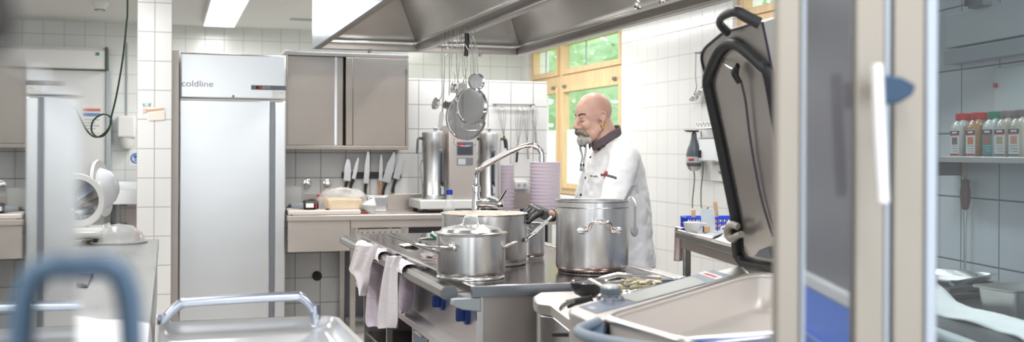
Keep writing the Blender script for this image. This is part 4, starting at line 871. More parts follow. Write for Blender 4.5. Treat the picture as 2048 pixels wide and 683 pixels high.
utensil('serving ladle with a broad bowl behind the middle sieve', 'ladle', 'ladle', 915, [(915, 82), (913, 130), (917, 165), (925, 188)], .0035, ('ladle', .05, -FV*.7+UP*.6+HV*.2))
utensil('small serving spoon hanging behind the middle sieve', 'spoon', 'spoon', 920, [(920, 80), (919, 120), (914, 170), (908, 186)], .003, ('plate', .04, .06, -UP*.8-HV*.5, HV))
tt = utensil('steel turner with a thick black handle hanging among the sieves', 'turner', 'turner', 932, [(933, 112), (934, 130), (930, 150), (925, 165)], .004, ('plate', .055, .08, -UP-HV*.1, HV*.9+FV*.3))
d = dof(yof(932)); MB(tt).tube([at(934, 66, d=d-.02), at(934, 85, d=d-.02), at(932, 112, d=d-.02)], [.012, .015, .012], 12, flat=.7, smooth=4).build('grip', black, tt)
t = thing('wire_loop', 'bent wire hanging loop around the black handled turner', 'hook', tuple(at(938, 70, d=d)))
MB(t).tube([at(925, 72, d=d-.03), at(930, 88, d=d-.03), at(938, 101, d=d-.03), at(944, 97, d=d-.03), at(949, 88, d=d-.03), at(946, 75, d=d-.03), at(940, 62, d=d-.03)], .0025, 6, smooth=5).build('wire', wire, t)
t = thing('wire_loop', 'empty double wire hook hanging left of the sieve bunch', 'hook', tuple(at(893, 90, d=d)))
MB(t).tube([Vector((UX+.012, yof(889), HZ+.06)), Vector((UX-.004, yof(889), HZ+.062)), at(888, 88, d=dof(yof(889))-.01), at(896, 97, d=dof(yof(889))-.01), at(897, 107, d=dof(yof(889))-.01), at(893, 111, d=dof(yof(889))-.01), at(889, 107, d=dof(yof(889))-.01)], .0025, 6, smooth=5).build('wire', wire, t)
# ================================================================== the cook
skin = mat('skin', (.88, .73, .66), 0, .42, var=.10, vscale=14, var2=(.85, .66, .59), sub=.12, bump=.12, bscale=160)
coat = mat('white_cotton', (.95, .95, .955), 0, .85, bump=.35, bscale=7)
collar_m = mat('grey_brown_cotton', (.40, .36, .38), 0, .85, bump=.3, bscale=120)
glove_m = mat('black_nitrile', (.17, .17, .18), 0, .38, bump=.5, bscale=60)
beard_m = mat('grey_beard', (.80, .78, .75), 0, .9, var=.35, vscale=60, bump=1, bscale=120, stretch=(1, 1, .35)); must_m = mat('grey_moustache', (.66, .61, .57), 0, .9, var=.4, vscale=70, bump=1, bscale=130)
brow_m = mat('dark_eyebrow', (.40, .31, .27), 0, .9); gold = mat('gold', (.88, .72, .40), 1, .2); navy = mat('navy', (.10, .13, .28), 0, .6)
PX, PY = 2.135, 4.95
person = thing('person', 'bald man with grey beard in white chef\'s coat and black glove reaching over the pots', 'person', (PX, PY, 0))
HO = Vector((2.010, 4.955, 1.552)); HS = .90
HM = Matrix.Translation(HO) @ Matrix(((-1, 0, 0, 0), (0, -1, 0, 0), (0, 0, 1, 0), (0, 0, 0, 1))) @ Matrix.Rotation(math.radians(9), 4, 'Z') @ Matrix.Rotation(math.radians(8), 4, 'Y') @ Matrix.Scale(HS, 4)
b = MB(person); b.M = HM
b.ball((-.012, 0, .042), (.104, .080, .098), 40, 24); b.ball((.03, 0, .03), (.070, .070, .085), 32, 20)
b.ball((.030, 0, -.045), (.066, .062, .088), 32, 20); b.ball((.062, 0, -.105), (.033, .036, .026), 24, 14)
for s in (-1, 1):
    b.cone((.080, s*.012, .022), (.066, s*.050, .020), .0155, .012, 16); b.ball((.066, s*.036, -.030), (.030, .026, .030), 20, 12)
    b.ball((.0775, s*.031, .000), (.0150, .0180, .0130), 20, 12)
    b.ball((.107, s*.0135, -.042), (.012, .0095, .009), 16, 10)
    b.cone((.01, s*.058, -.06), (.050, s*.035, -.105), .022, .02, 16)
    M = Matrix.Translation((-.008, s*.079, -.004)) @ Matrix.Rotation(s*math.radians(-24), 4, 'Z') @ Matrix.Rotation(math.radians(-10), 4, 'Y')
    b.tube([M @ Vector(q) for q in ((.012, 0, -.005), (.014, s*.006, .016), (.006, s*.012, .032), (-.010, s*.014, .033), (-.018, s*.013, .016), (-.014, s*.010, -.006), (-.004, s*.006, -.022), (.004, s*.002, -.031), (.008, 0, -.026))], [.005, .005, .0055, .0055, .0055, .005, .006, .008, .006], 10, smooth=4)
    b.ball(tuple(M @ Vector((-.004, s*.003, .004))), (.016, .006, .028), 16, 10)
    b.ball(tuple(M @ Vector((.012, s*.004, -.004))), (.005, .005, .007), 10, 8)
b.cone((.090, 0, .020), (.121, 0, -.034), .0095, .0125, 16); b.ball((.119, 0, -.038), (.0125, .0125, .0105), 16, 10)
b.ball((.092, 0, -.075), (.013, .024, .008), 16, 10); b.ball((.088, 0, -.086), (.013, .021, .008), 16, 10)
for q in (-1, 1): b.ball((.035, q*.040, -.085), (.036, .028, .034), 20, 12)
b.M = Matrix.Identity(4)
hb = lambda x, y, z: HM @ Vector((x, y, z))
b.cone(hb(-.035, 0, -.03), Vector((2.095, 4.95, 1.40)), .060, .070, 28); b.cone(hb(.0, 0, -.075), Vector((2.07, 4.95, 1.40)), .050, .055, 24)
# torso, legs and arms of the body itself (under the clothes)
for z0, z1, r0, r1, x0, x1 in ((1.28, 1.18, .085, .10, 2.115, 2.125), (1.18, .98, .10, .115, 2.125, 2.135), (.98, .90, .115, .11, 2.135, 2.14)):
    for dy in (-.085, 0, .085): b.cone((x0, PY+dy, z0), (x1, PY+dy, z1), r0, r1, 24)
SHL, SHR = Vector((2.105, 4.79, 1.345)), Vector((2.105, 5.11, 1.345)); ELL, ELR = Vector((1.985, 4.66, 1.115)), Vector((2.08, 5.22, 1.10)); WRL = at(1108, 430, d=4.94); WRR = Vector((2.02, 5.26, .88))
b.cone(SHL, ELL, .050, .043, 20); b.cone(ELL, WRL, .043, .0265, 20); b.cone(SHR, ELR, .050, .043, 20); b.cone(ELR, WRR, .043, .028, 20)
for s in (-1, 1): b.cone((2.14, PY+s*.09, .90), (2.12, PY+s*.10, .50), .085, .058, 20); b.cone((2.12, PY+s*.10, .50), (2.15, PY+s*.10, .10), .056, .040, 20); b.cone((2.15, PY+s*.10, .06), (2.02, PY+s*.12, .03), .04, .03, 16)
# hands: palm, four unequal fingers and a thumb each
def hand(mb, W, knk, tips, mids, thumb, rp=.017, rf=.0088):
    for k in knk: mb.cone(W, k, .024, rp*.82, 14)
    for i in range(3): mb.cone(knk[i], knk[i+1], rp*.8, rp*.8, 12)
    for k, m_, t_ in zip(knk, mids, tips): mb.cone(k, m_, rf*1.25, rf*1.05, 12); mb.cone(m_, t_, rf*1.05, rf*.85, 12)
    for i in range(len(thumb)-1): mb.cone(thumb[i], thumb[i+1], rf*(1.45-.2*i), rf*(1.25-.2*i), 12)
d0 = 4.70
K_ = [at(1063, 414, d=d0+.12), at(1067, 417, d=d0+.07), at(1073, 420, d=d0+.03), at(1081, 425, d=d0)]
Mi = [at(1053, 421, d=d0+.10), at(1056, 424, d=d0+.05), at(1062, 429, d=d0), at(1067, 434, d=d0-.02)]
Ti = [at(1042, 429, d=d0+.07), at(1045, 431, d=d0+.03), at(1053, 436, d=d0-.01), at(1056, 444, d=d0-.05)]
Th = [at(1090, 424, d=4.93), at(1066, 421, d=4.90), at(1053, 419, d=4.87), at(1043, 419, d=4.84)]
hand(b, WRL, K_, Ti, Mi, Th)
Kr = [WRR+Vector((-.03+.02*i, .004, -.085)) for i in range(4)]; Mr = [k+Vector((-.012, -.004, -.042)) for k in Kr]; Tr = [k+Vector((-.030, -.012, -.070+abs(i-1)*.006)) for i, k in enumerate(Kr)]
hand(b, WRR, Kr, Tr, Mr, [WRR+Vector((-.02, 0, -.02)), WRR+Vector((-.055, -.01, -.06)), WRR+Vector((-.062, -.015, -.09))])
body = b.build('body', skin, person, ang=180); voxel(body, .0042, 5, .5)
# glove on the reaching hand: same fingers, a little thicker, with a cuff
g = MB(person); GW = at(1096, 429.5, d=4.885)
for k in K_: g.cone(GW, k, .0285, .0185, 16)
for i in range(3): g.cone(K_[i], K_[i+1], .0175, .0175, 12)
for k, m_, t_ in zip(K_, Mi, Ti): g.cone(k, m_, .0150, .0124, 12); g.cone(m_, t_, .0124, .0100, 12)
for i in range(3): g.cone(Th[i], Th[i+1], .0148-.002*i, .0128-.002*i, 12)
gl = g.build('glove', glove_m, person, label='black disposable glove', ang=180); voxel(gl, .003, 3, .5)
ax = (ELL-WRL).normalized()
q = MB(person).lathe([(.0290, -.012), (.0305, .004), (.0312, .016), (.0295, .018)], M=Matrix.Translation(at(1100, 429.5, d=4.905)) @ frame(ax), n=28); q.build('glove_cuff', glove_m, gl, solid=.002)
# coat
c = MB(person)
ring = [(1.455, 2.100, .066, .078), (1.43, 2.105, .078, .115), (1.40, 2.108, .088, .160), (1.36, 2.116, .112, .200), (1.30, 2.120, .134, .205), (1.20, 2.124, .155, .205), (1.08, 2.130, .172, .205), (.95, 2.136, .178, .205), (.86, 2.142, .182, .21), (.80, 2.145, .186, .215)]
n = 48; V = []; F = []
for z, x, a, bb_ in ring[::-1]:
    for i in range(n):
        th = 2*PI*i/n; fold = 1+(.02*math.sin(5*th+z*9)+.014*math.sin(9*th-z*7))*(1.42-z)*1.2
        V.append(Vector((x+a*fold*math.cos(th), PY+bb_*fold*math.sin(th), z+(.020*math.cos(th) if z < 1.42 else .035*math.cos(th)))))
k = len(ring)
F = [tuple(range(n))[::-1], tuple((k-1)*n+i for i in range(n))]+[(j*n+i, j*n+(i+1) % n, (j+1)*n+(i+1) % n, (j+1)*n+i) for j in range(k-1) for i in range(n)]
c.add(V, F)
SL2 = Vector((2.105, 4.785, 1.350)); SR2 = Vector((2.105, 5.115, 1.350))
for S, E_, Wq in ((SL2, ELL, WRL.lerp(ELL, .30)), (SR2, ELR, WRR.lerp(ELR, .22))):
    c.cone(S, E_, .076, .060, 28); c.cone(E_, Wq, .060, .046, 28); c.cone(S, (2.11, PY, 1.40), .075, .07, 24)
    for t_ in (.25, .5, .72): p = S.lerp(E_, t_); c.ball(tuple(p), (.074-.012*t_, .074-.012*t_, .022), 24, 10)
ct = c.build('chef_coat', coat, person, label='white double breasted chef\'s coat', ang=180); voxel(ct, .0075, 6, .55)
tex = bpy.data.textures.new('folds', 'CLOUDS'); tex.noise_scale = .16
q = ct.modifiers.new('folds', 'DISPLACE'); q.texture = tex; q.strength = .022; q.mid_level = .5; q.texture_coords = 'LOCAL'
tex2 = bpy.data.textures.new('creases', 'CLOUDS'); tex2.noise_scale = .055
q = ct.modifiers.new('creases', 'DISPLACE'); q.texture = tex2; q.strength = .012; q.mid_level = .5; q.texture_coords = 'LOCAL'
# standing collar, open at the throat
V = []; F = []; m_ = 40
for j in range(5):
    for i in range(m_+1):
        th = math.radians(-163+326*i/m_)        # 0 = back of the neck (+X)
        h = j/4; fr = (1-math.cos(th))/2
        zb = 1.478-.085*fr**1.1; x = 2.080+(.073+.004*h)*math.cos(th)-.012*h*(1-fr); y = PY+(.079-.003*h)*math.sin(th)
        V.append((x-.012*fr, y, zb+.040*h+.004*math.sin(3*th)))
F = [(j*(m_+1)+i, j*(m_+1)+i+1, (j+1)*(m_+1)+i+1, (j+1)*(m_+1)+i) for j in range(4) for i in range(m_)]
col = MB(person).add(V, F).build('collar', collar_m, ct, label='dark grey standing collar', solid=.005)
MB(person).lathe([(.047, -.02), (.050, 0), (.050, .05), (.047, .056)], M=Matrix.Translation(WRL.lerp(ELL, .24)) @ frame(ax), n=28).build('cuff', collar_m, ct, label='dark grey turned up cuff', solid=.004)
def on_coat(px, py, d=4.9):
    """point where the line of sight meets the coat"""
    v = ray(px, py).normalized(); dg = bpy.context.evaluated_depsgraph_get(); dg.update(); e = ct.evaluated_get(dg)
    ok, loc, nrm, _ = e.ray_cast(CP-person.location, v); return (loc+person.location, nrm) if ok else (at(px, py, d=d), -FV)
bt = MB(person)
for px, py in ((1177, 314), (1169, 355), (1162, 389)):
    for dx in range(0, 16):
        p, nr = on_coat(px+dx, py)
        if (p-CP).dot(FV) < 5.6 and nr.dot((CP-p).normalized()) > .35: break
    bt.lathe([(.0065, -.002), (.0065, .0025), (.003, .004), (0, .004)], M=Matrix.Translation(p) @ frame(nr), n=16)
bt.build('button', black, ct)
def band(pts, wd, nm, m, e=.0025, k=8):
    mb = MB(person); P = []
    for (x0, y0), (x1, y1) in zip(pts, pts[1:]):
        for i in range(k): P.append((x0+(x1-x0)*i/k, y0+(y1-y0)*i/k))
    P.append(pts[-1]); V = []
    for x, y in P:
        for s in (-1, 1): q, nr = on_coat(x, y+s*wd/2); V.append(q+nr*e)
    mb.add(V, [(2*i, 2*i+1, 2*i+3, 2*i+2) for i in range(len(P)-1)]); return mb.build(nm, m, ct, solid=.0012)
band([(1202, 349), (1214, 350), (1233, 356)], 4.4, 'sleeve_stripe', collar_m)
band([(1213, 341), (1209, 357)], 4, 'red_emblem', red, .004); band([(1209, 346), (1216, 345)], 5, 'red_emblem', red, .0045)
E_ = MB(person); xs = [(1181, 350), (1182, 353.5), (1182.5, 350), (1184, 352.5), (1186, 351), (1187, 353), (1188.5, 351.5), (1189.5, 353.5), (1191, 352), (1192, 350), (1192.5, 353.5), (1194, 352.5), (1195.5, 353.5)]
E_.tube([on_coat(x, y)[0]-FV*.002 for x, y in xs], .0013, 5, smooth=3); E_.build('embroidered_name', black, ct)
# trousers and shoes
tr = MB(person)
for s in (-1, 1): tr.cone((2.14, PY+s*.09, .88), (2.12, PY+s*.10, .50), .105, .085, 24); tr.cone((2.12, PY+s*.10, .50), (2.15, PY+s*.10, .12), .085, .075, 24)
to = tr.build('trousers', mat('dark_trousers', (.25, .26, .29), 0, .85), person, ang=180); voxel(to, .012, 3)
for s in (-1, 1):
    x = MB(person); x.cone((2.17, PY+s*.10, .055), (2.02, PY+s*.115, .045), .053, .044, 20); x.bb(1.985, 2.22, PY+s*.105-.042, PY+s*.105+.042, .001, .035); so = x.build('shoe', black, person, ang=180); voxel(so, .006, 3)
# face: beard, moustache, brows, eyes, braids, earring
def blob(parts, nm, m, vox=.0035, par=None, amp=.004, ns=90):
    q = MB(person); q.M = HM
    for p in parts: (q.ball(p[0], p[1], 20, 12) if len(p) == 2 else q.cone(*p, 14))
    o = q.build(nm, m, par or person, ang=180); voxel(o, vox, 2)
    tx = bpy.data.textures.new(nm, 'CLOUDS'); tx.noise_scale = .009; d_ = o.modifiers.new('tufts', 'DISPLACE'); d_.texture = tx; d_.strength = amp; d_.mid_level = .5
    return o
bd = blob([((.078, 0, -.110), (.036, .040, .030)), ((.086, 0, -.124), (.026, .032, .022)), ((.092, 0, -.092), (.014, .026, .014))]+[((.062, s*.032, -.108), (.026, .020, .026)) for s in (-1, 1)], 'beard', beard_m)
blob([((.108, s*.006, -.058), (.094, s*.034, -.068), .0135, .0130) for s in (-1, 1)]+[((.094, s*.034, -.068), (.074, s*.052, -.088), .0130, .0065) for s in (-1, 1)], 'moustache', must_m)
for s in (-1, 1):
    q = MB(person); q.M = HM; q.tube([(.099, s*.013, .024), (.093, s*.030, .032), (.078, s*.049, .029), (.066, s*.058, .020)], [.0035, .0050, .0045, .002], 8, smooth=5, flat=.6); q.build('eyebrow', brow_m, person)
    q = MB(person); q.M = HM; q.tube([(.0915, s*.019, -.004), (.0935, s*.028, -.0075), (.0905, s*.038, -.0075), (.083, s*.046, -.004)], [.0012, .0022, .0022, .001], 6, smooth=5); q.build('eyelashes', brow_m, person)
    q = MB(person); q.M = HM; q.tube([(.094, s*.020, .008), (.0955, s*.031, .010), (.087, s*.044, .008)], [.0008, .0012, .0008], 6, smooth=5); q.build('eyelid_crease', mat('skin_crease', (.60, .40, .33), 0, .6), person)
q = MB(person); q.M = HM; q.tube([(.102, -.014, -.074), (.107, 0, -.076), (.102, .014, -.074)], .0035, 8, smooth=4); q.build('lips', mat('lips', (.70, .45, .42), 0, .5), person)
for s, nm in ((1, 0), (-1, 1)):
    p0 = hb(.086, s*.020, -.146); q = MB(person)
    P = [p0+Vector((.006*math.sin(i*.5+s), .002*math.sin(i), -.0105*i)) for i in range(9)]
    for i, p in enumerate(P): q.ball(tuple(p), (.0062-.0003*i, .0062-.0003*i, .0072), 12, 8)
    o = q.build('beard_braid', beard_m, bd, ang=180)
    r = MB(person); r.cyl(p0+Vector((0, 0, .006)), p0-Vector((0, 0, .003)), .0060, 12); r.build('braid_band', navy, bd); r = MB(person); r.cyl(P[-1]-Vector((0, 0, .002)), P[-1]-Vector((0, 0, .013)), .0048, 12); r.build('braid_band', navy, bd)
    MB(person).cone(P[-1]-Vector((0, 0, .012)), P[-1]-Vector((0, 0, .030)), .004, .0075, 10).build('braid_tip', beard_m, bd)
e0 = hb(-.006, .090, -.042); q = MB(person); M = Matrix.Translation(e0) @ frame(Vector((-.25, -1, 0)))
q.tube([M @ Vector((.0088*math.cos(a), .0088*math.sin(a), .0)) for a in [2*PI*i/20 for i in range(20)]], .0032, 8, closed=True); q.build('earring', gold, person)
MB(person).tube([hb(.0, 0, 0)+Vector((.075, -.03, -.13))]+[Vector((2.03, PY-.055, 1.415)), Vector((2.02, PY-.035, 1.395))], .006, 8).build('blue_undershirt_edge', navy, ct)
# ================================================================== right side: wall utensils
Xw = 3.95
def rp(px, py, X=3.88): return at(px, py, X=X)
def onwall(t, c, name='wall_hook', r=.006):
    c = Vector(c); return MB(t).cyl((Xw, c.y, c.z), (c.x-.01, c.y, c.z), r, 10).build(name, dsteel, t)
for i, (hp, pts, R, lb) in enumerate((((1392, 106), [(1392, 106), (1391, 150), (1393, 175), (1386, 192)], .045, 'steel ladle on the right wall hooked beside the pan lid, further left'), ((1402, 104), [(1402, 104), (1404, 140), (1407, 165), (1400, 180)], .045, 'steel ladle on the right wall hooked nearest the pan lid'))):
    t = thing('ladle', lb, 'ladle', tuple(rp(*hp)), 'ladles on the right wall')
    P = [rp(*p) for p in pts]; MB(t).tube(P, .0045, 8, smooth=5, flat=.5).build('handle', wire, t); onwall(t, P[0])
    M = Matrix.Translation(P[-1]) @ frame(Vector((-.5, .3, .6))); MB(t).lathe([(R, 0), (R*.95, -R*.35), (R*.7, -R*.7), (R*.3, -R*.9), (0, -R*.93)], M=M, n=24).build('bowl', chrome, t, solid=.0015)
# hand blender on the wall
c = rp(1388, 300); t = thing('hand_blender', 'dark grey hand blender hanging nose up on the right tiled wall', 'hand blender', tuple(rp(1388, 262)))
zz = lambda py: rp(1388, py).z
MB(t).lathe([(0, zz(264)+.005), (.020, zz(266)), (.022, zz(275)), (.034, zz(287)), (.050, zz(297)), (.058, zz(306)), (.060, zz(313))], (c.x, c.y, 0), 28).build('body', mat('blender_grey', (.33, .36, .39), 0, .4), t)
MB(t).lathe([(.0605, zz(313)), (.062, zz(316)), (.061, zz(323)), (.0595, zz(325))], (c.x, c.y, 0), 28).build('band', lgrey, t)
MB(t).lathe([(.0595, zz(325)), (.056, zz(331)), (.055, zz(332))], (c.x, c.y, 0), 28).build('lower_body', mat('blender_grey', (.3, .3, .3)), t)
MB(t).lathe([(.053, zz(332)), (.046, zz(337)), (.030, zz(341)), (0, zz(342))], (c.x, c.y, 0), 28).build('end_cap', steel, t)
MB(t).lathe([(.0625, zz(316.5)), (.0625, zz(321))], (c.x, c.y, 0), 10, a0=PI*1.12, a1=PI*1.35).build('red_mark', red, t, solid=.001)
MB(t).prism([(-.05, -.03), (.03, -.03), (.03, .03), (-.05, .03)], zz(264), zz(260), M=Matrix.Translation((c.x, c.y, 0)), top=[(-.09, -.012), (.03, -.02), (.03, .02), (-.09, .012)]).build('wall_holder', rubber, t, bevel=.004)
MB(t).tube([(c.x, c.y, zz(341)), (c.x+.01, c.y+.01, zz(360)), (c.x+.005, c.y+.03, zz(400)), (c.x, c.y+.02, .95)], .0045, 8, smooth=5).build('cord', mat('cord_green', (.28, .36, .28), 0, .5), t)
# rack with hooks, container and sign
a, b = rp(1396, 257), rp(1432, 255); t = thing('hook_rack', 'steel hook rail with small rings on the right wall above the white container', 'rack', tuple(a))
MB(t).tube([a, b], .008, 8).build('bar', dsteel, t)
h = MB(t)
for i in range(5):
    p = a.lerp(b, .05+i*.2); h.tube([p+Vector((-.012, .014*math.cos(q), .03+.016*math.sin(q))) for q in [2*PI*j/12 for j in range(12)]], .003, 6, closed=True); h.cyl(p, p+Vector((.07, 0, 0)), .006, 8)
h.build('ring_hook', wire, t)
a = rp(1424, 298); t = thing('hanging_container', 'white plastic container hanging under the hook rail on the right wall', 'container', tuple(a))
y0, y1 = rp(1441, 300).y, rp(1407, 300).y
MB(t).bb(3.84, 3.93, y0, y1, rp(1420, 322).z, rp(1420, 276).z).build('box', mat('milky_plastic', (.92, .94, .95), 0, .3), t, bevel=.01)
MB(t).bb(3.835, 3.935, y0-.006, y1+.006, rp(1420, 276).z, rp(1420, 274).z).build('rim', lgrey, t)
MB(t).bb(3.82, 3.84, rp(1412, 300).y, rp(1409, 300).y, rp(1410, 315).z, rp(1410, 300).z).build('clip', black, t)
y0, y1 = rp(1455, 345).y-.1, rp(1408, 345).y
t = thing('notice', 'white notice with a grey line of writing on the right wall above the blue basket', 'notice', (3.94, (y0+y1)/2, rp(1430, 345).z))
MB(t).bb(3.935, 3.949, y0, y1, rp(1430, 362).z, rp(1430, 330).z).build('sheet', paper, t, flat=True)
mt = Matrix.Translation((3.934, (rp(1436, 346).y), rp(1436, 346).z)) @ Matrix.Rotation(-PI/2, 4, 'Z') @ Matrix.Rotation(PI/2, 4, 'X')
for k in range(2): MB(t).bb(3.932, 3.9345, rp(1448, 346).y+.012*k, rp(1424, 346).y-.02*k, rp(1436, 344+k*3).z-.006, rp(1436, 344+k*3).z+.006).build('writing_line', mat('ink_grey', (.6, .6, .61)), t)
MB((3.9, 7.2, .9)).tube([rp(1402, 262), rp(1404, 300), rp(1406, 340), rp(1402, 380), rp(1404, 420), Vector((3.85, 7.2, .97))], .0045, 8, smooth=6).build('cable', mat('cord_green', (.3, .4, .3)), label='thin dark green cable hanging down the right wall beside the hand blender', cat='cable')
# ================================================================== serving table on the right
TT = .90
t = thing('serving_table', 'steel serving table with cups and a blue basket along the right wall', 'table', tuple(SP(.6, .35, 0)))
def tbox(u0, u1, v0, v1, z0, z1): return [SP(u, v, z) for u in (u0, u1) for v in (v0, v1) for z in (z0, z1)]
BOXF = [(0, 1, 3, 2), (4, 6, 7, 5), (0, 4, 5, 1), (2, 3, 7, 6), (0, 2, 6, 4), (1, 5, 7, 3)]
def tb(t, name, m, *q, bevel=.003, parent=None): return MB(t).add(tbox(*q), BOXF).build(name, m, parent or t, bevel=bevel)
U0, U1 = -.45, 1.2
tb(t, 'table_top', steel, U0, U1, 0, .80, .862, TT); tb(t, 'apron', steelw, U0+.02, U1-.03, .03, .05, .80, .861); tb(t, 'apron', steelw, U1-.05, U1-.03, .05, .66, .80, .861)
for u in (U0+.03, U1-.07):
    for v in (.04, .63): tb(t, 'leg', steel, u, u+.04, v, v+.04, 0, .861)
tb(t, 'back_panel', mat('table_dark', (.36, .36, .34), .5, .5), U0+.1, U1-.1, .4, .415, .2, .79); tb(t, 'shelf', dsteel, U0+.08, U1-.08, .06, .40, .30, .32)
def tq(px, py, z=TT): return at(px, py, Z=z)
def sq_(pts, nm, m, t, z0, z1): return MB(t).slab([at(x, y, Z=z0) for x, y in pts], (0, 0, z1-z0)).build(nm, m, t, bevel=.004)
tr_ = thing('serving_tray', 'white serving tray under the cups at the table\'s wall end', 'tray', tuple(at(1395, 465, Z=TT)))
sq_(((1357, 461), (1424, 478), (1452, 462), (1375, 456)), 'tray', wplast, tr_, TT+.001, TT+.012); MB(tr_).tube([at(1357, 460, Z=TT+.014), at(1424, 477, Z=TT+.014)], .007, 8).build('rim', wplast, tr_)
tr_ = thing('serving_tray', 'white serving tray under the stacked cups nearest the pan lid', 'tray', tuple(at(1460, 480, Z=TT)))
sq_(((1432, 480), (1482, 494), (1535, 480), (1462, 464)), 'tray', wplast, tr_, TT+.001, TT+.012); MB(tr_).tube([at(1432, 479, Z=TT+.014), at(1482, 493, Z=TT+.014)], .007, 8).build('rim', wplast, tr_)
def cup(lb, x, y, z, r=.055, h=.058, ang=0):
    t = thing('cup', lb, 'cup', (x, y, z), 'white cups on the serving table')
    MB(t).lathe([(0, .003), (r*.5, 0), (r*.55, .004), (r*.85, h*.35), (r, h), (r-.003, h+.001), (r*.82, h*.38), (r*.4, .008), (0, .008)], (x, y, z), 32).build('bowl', china, t, ang=60)
    o_ = Vector((math.cos(ang), math.sin(ang), 0)); p = Vector((x, y, z))
    MB(t).tube([p+o_*r*.97+UP*h*.85, p+o_*(r+.022)+UP*h*.86, p+o_*(r+.028)+UP*h*.6, p+o_*(r+.012)+UP*h*.32, p+o_*r*.78+UP*h*.3], .0045, 8, smooth=5).build('handle', china, t)
ha = math.atan2(HV.y, HV.x)
def saucer(lb, x, y, z, r=.075): MB((x, y, z)).lathe([(0, 0), (r*.5, 0), (r*.6, .003), (r, .012), (r, .014), (r*.55, .006), (0, .005)], (x, y, z), 32).build('saucer', china, label=lb, cat='saucer', group='white saucers on the serving table')
c = at(1385, 464.5, Z=TT+.014); cup('wide white soup cup on the tray\'s wall end in front of the blue basket', c.x, c.y, TT+.013, .055, .062, ha)
c = at(1471, 473, Z=TT+.014); saucer('white saucer under the front cup beside the pan lid', c.x, c.y, TT+.012); cup('white cup with its handle to the left, in front beside the pan lid', c.x, c.y, TT+.019, .052, .058, ha+PI)
c = at(1480, 463, Z=TT+.014); saucer('white saucer under the rear cup below the plates', c.x, c.y, TT+.012); cup('white cup standing behind the front cup, beside the pan lid', c.x, c.y, TT+.025, .048, .055, ha+PI)
# blue basket
t = thing('basket', 'blue plastic lattice basket behind the cups on the serving table', 'basket', tuple(SP(1.1, .35, TT)))
bu0, bu1, bv0, bv1, bz0, bz1 = 1.06, 1.19, .035, .62, TT, TT+.095
for nm, fn in (('front', lambda s, z: SP(bu0, bv0+(bv1-bv0)*s, z)), ('back', lambda s, z: SP(bu1, bv0+(bv1-bv0)*s, z)), ('end', lambda s, z: SP(bu0+(bu1-bu0)*s, bv0, z)), ('end', lambda s, z: SP(bu0+(bu1-bu0)*s, bv1, z))):
    q = MB(t); k = 22 if nm in ('front', 'back') else 8
    for i in range(k+1): q.tube([fn(i/k, bz0), fn(i/k, bz1)], .004, 4)
    for z in (bz0+.004, bz0+.03, bz0+.055): q.tube([fn(0, z), fn(1, z)], .0035, 4)
    q.tube([fn(0, bz1-.006), fn(1, bz1-.006)], .008, 6); q.build('lattice_side', blue, t)
tb(t, 'bottom', blue, bu0, bu1, bv0, bv1, TT+.001, TT+.006)
for (px, py0, py1, lb, lean) in ((1387, 450, 420, 'short wooden handle sticking out of the blue basket near the cable', .0), (1430, 450, 404, 'long pale wooden handle sticking out of the blue basket behind the menu stand', .02)):
    v = ray(px, py1); P0 = SP(1.12, 0, 0); k_ = (P0-CP).dot(E1)/v.dot(E1); p = CP+v*k_; t = thing('wooden_spoon', lb, 'spoon', (p.x, p.y, TT+.008))
    MB(t).tube([Vector((p.x+lean, p.y, TT+.02)), p, p+UP*.004], [.012, .014, .010], 12, flat=.6).build('handle', woodp, t)
    MB(t).ball((p.x+lean, p.y, TT+.028), (.025, .012, .02)).build('bowl', woodp, t)
# plate stack
c = SP(.92, .45, TT); first = None
for i in range(11):
    if first is None: first = o = MB((c.x, c.y, TT)).lathe([(0, 0), (.07, 0), (.085, .004), (.115, .012), (.115, .015), (.08, .008), (0, .006)], (c.x, c.y, TT), 36).build('plate', china, label='white plate in the stack behind the pan lid, below its top', cat='plate', group='white plates on the serving table')
    else: o = dup(first, (c.x, c.y, TT+i*.011))
o['label'] = 'topmost white plate of the stack behind the pan lid'
# acrylic menu stand with a wooden foot
t = thing('menu_stand', 'sloping clear acrylic stand with a small wooden block in front', 'stand', tuple(SP(.62, .24, TT)))
qa = [at(1403, 462, Z=TT+.018), at(1431, 467, Z=TT+.018)]; up_ = Vector((.02, .05, .135))
MB(t).slab([qa[0], qa[1], qa[1]+up_, qa[0]+up_], FV*.004).build('acrylic_sheet', mat('acrylic', (.86, .90, .93), 0, .1, alpha=.75), t, flat=True)
sq_(((1398, 463), (1432, 472), (1446, 466), (1412, 458)), 'foot', lgrey, t, TT+.0125, TT+.018)
t = thing('wooden_block', 'small wooden block with a dark side in front of the acrylic stand', 'block', tuple(at(1417, 464, Z=TT+.018)))
bb_ = Matrix.Translation(at(1417, 464, Z=TT+.019)+UP*.018) @ Matrix.Rotation(ha, 4, 'Z')
MB(t).box((0, 0, 0), (.055, .03, .035), M=bb_).build('block', woodp, t, bevel=.002); MB(t).box((0, 0, 0), (.004, .03, .035), M=bb_ @ Matrix.Translation((-.030, 0, 0))).build('dark_side', mat('dark_wood', (.30, .26, .24), 0, .6), t)
t = thing('tea_towel', 'white and pink cloth hanging over the serving table\'s wall end', 'towel', tuple(SP(1.2, .2, TT)))
def tf(u, v):
    z = TT+.014-.20*max(0, v-.35)/.65*1.0; uu = U1-.10+.13*min(1, v/.35)+.02*max(0, v-.35); p = SP(uu+.0, .005+.10*u*(1-.3*v), z+.012*math.sin(u*7+v*2)*(.3 if v < .35 else .1)); return p+E1*(.012*math.sin(u*11)*max(0, v-.35))+UP*(.01*(v < .4))
MB(t).grid(tf, 20, 18).build('cloth', mat('cloth_white_pink', (.95, .92, .91), 0, .9, var=.06, vscale=9, var2=(.94, .82, .80)), t, solid=.004)
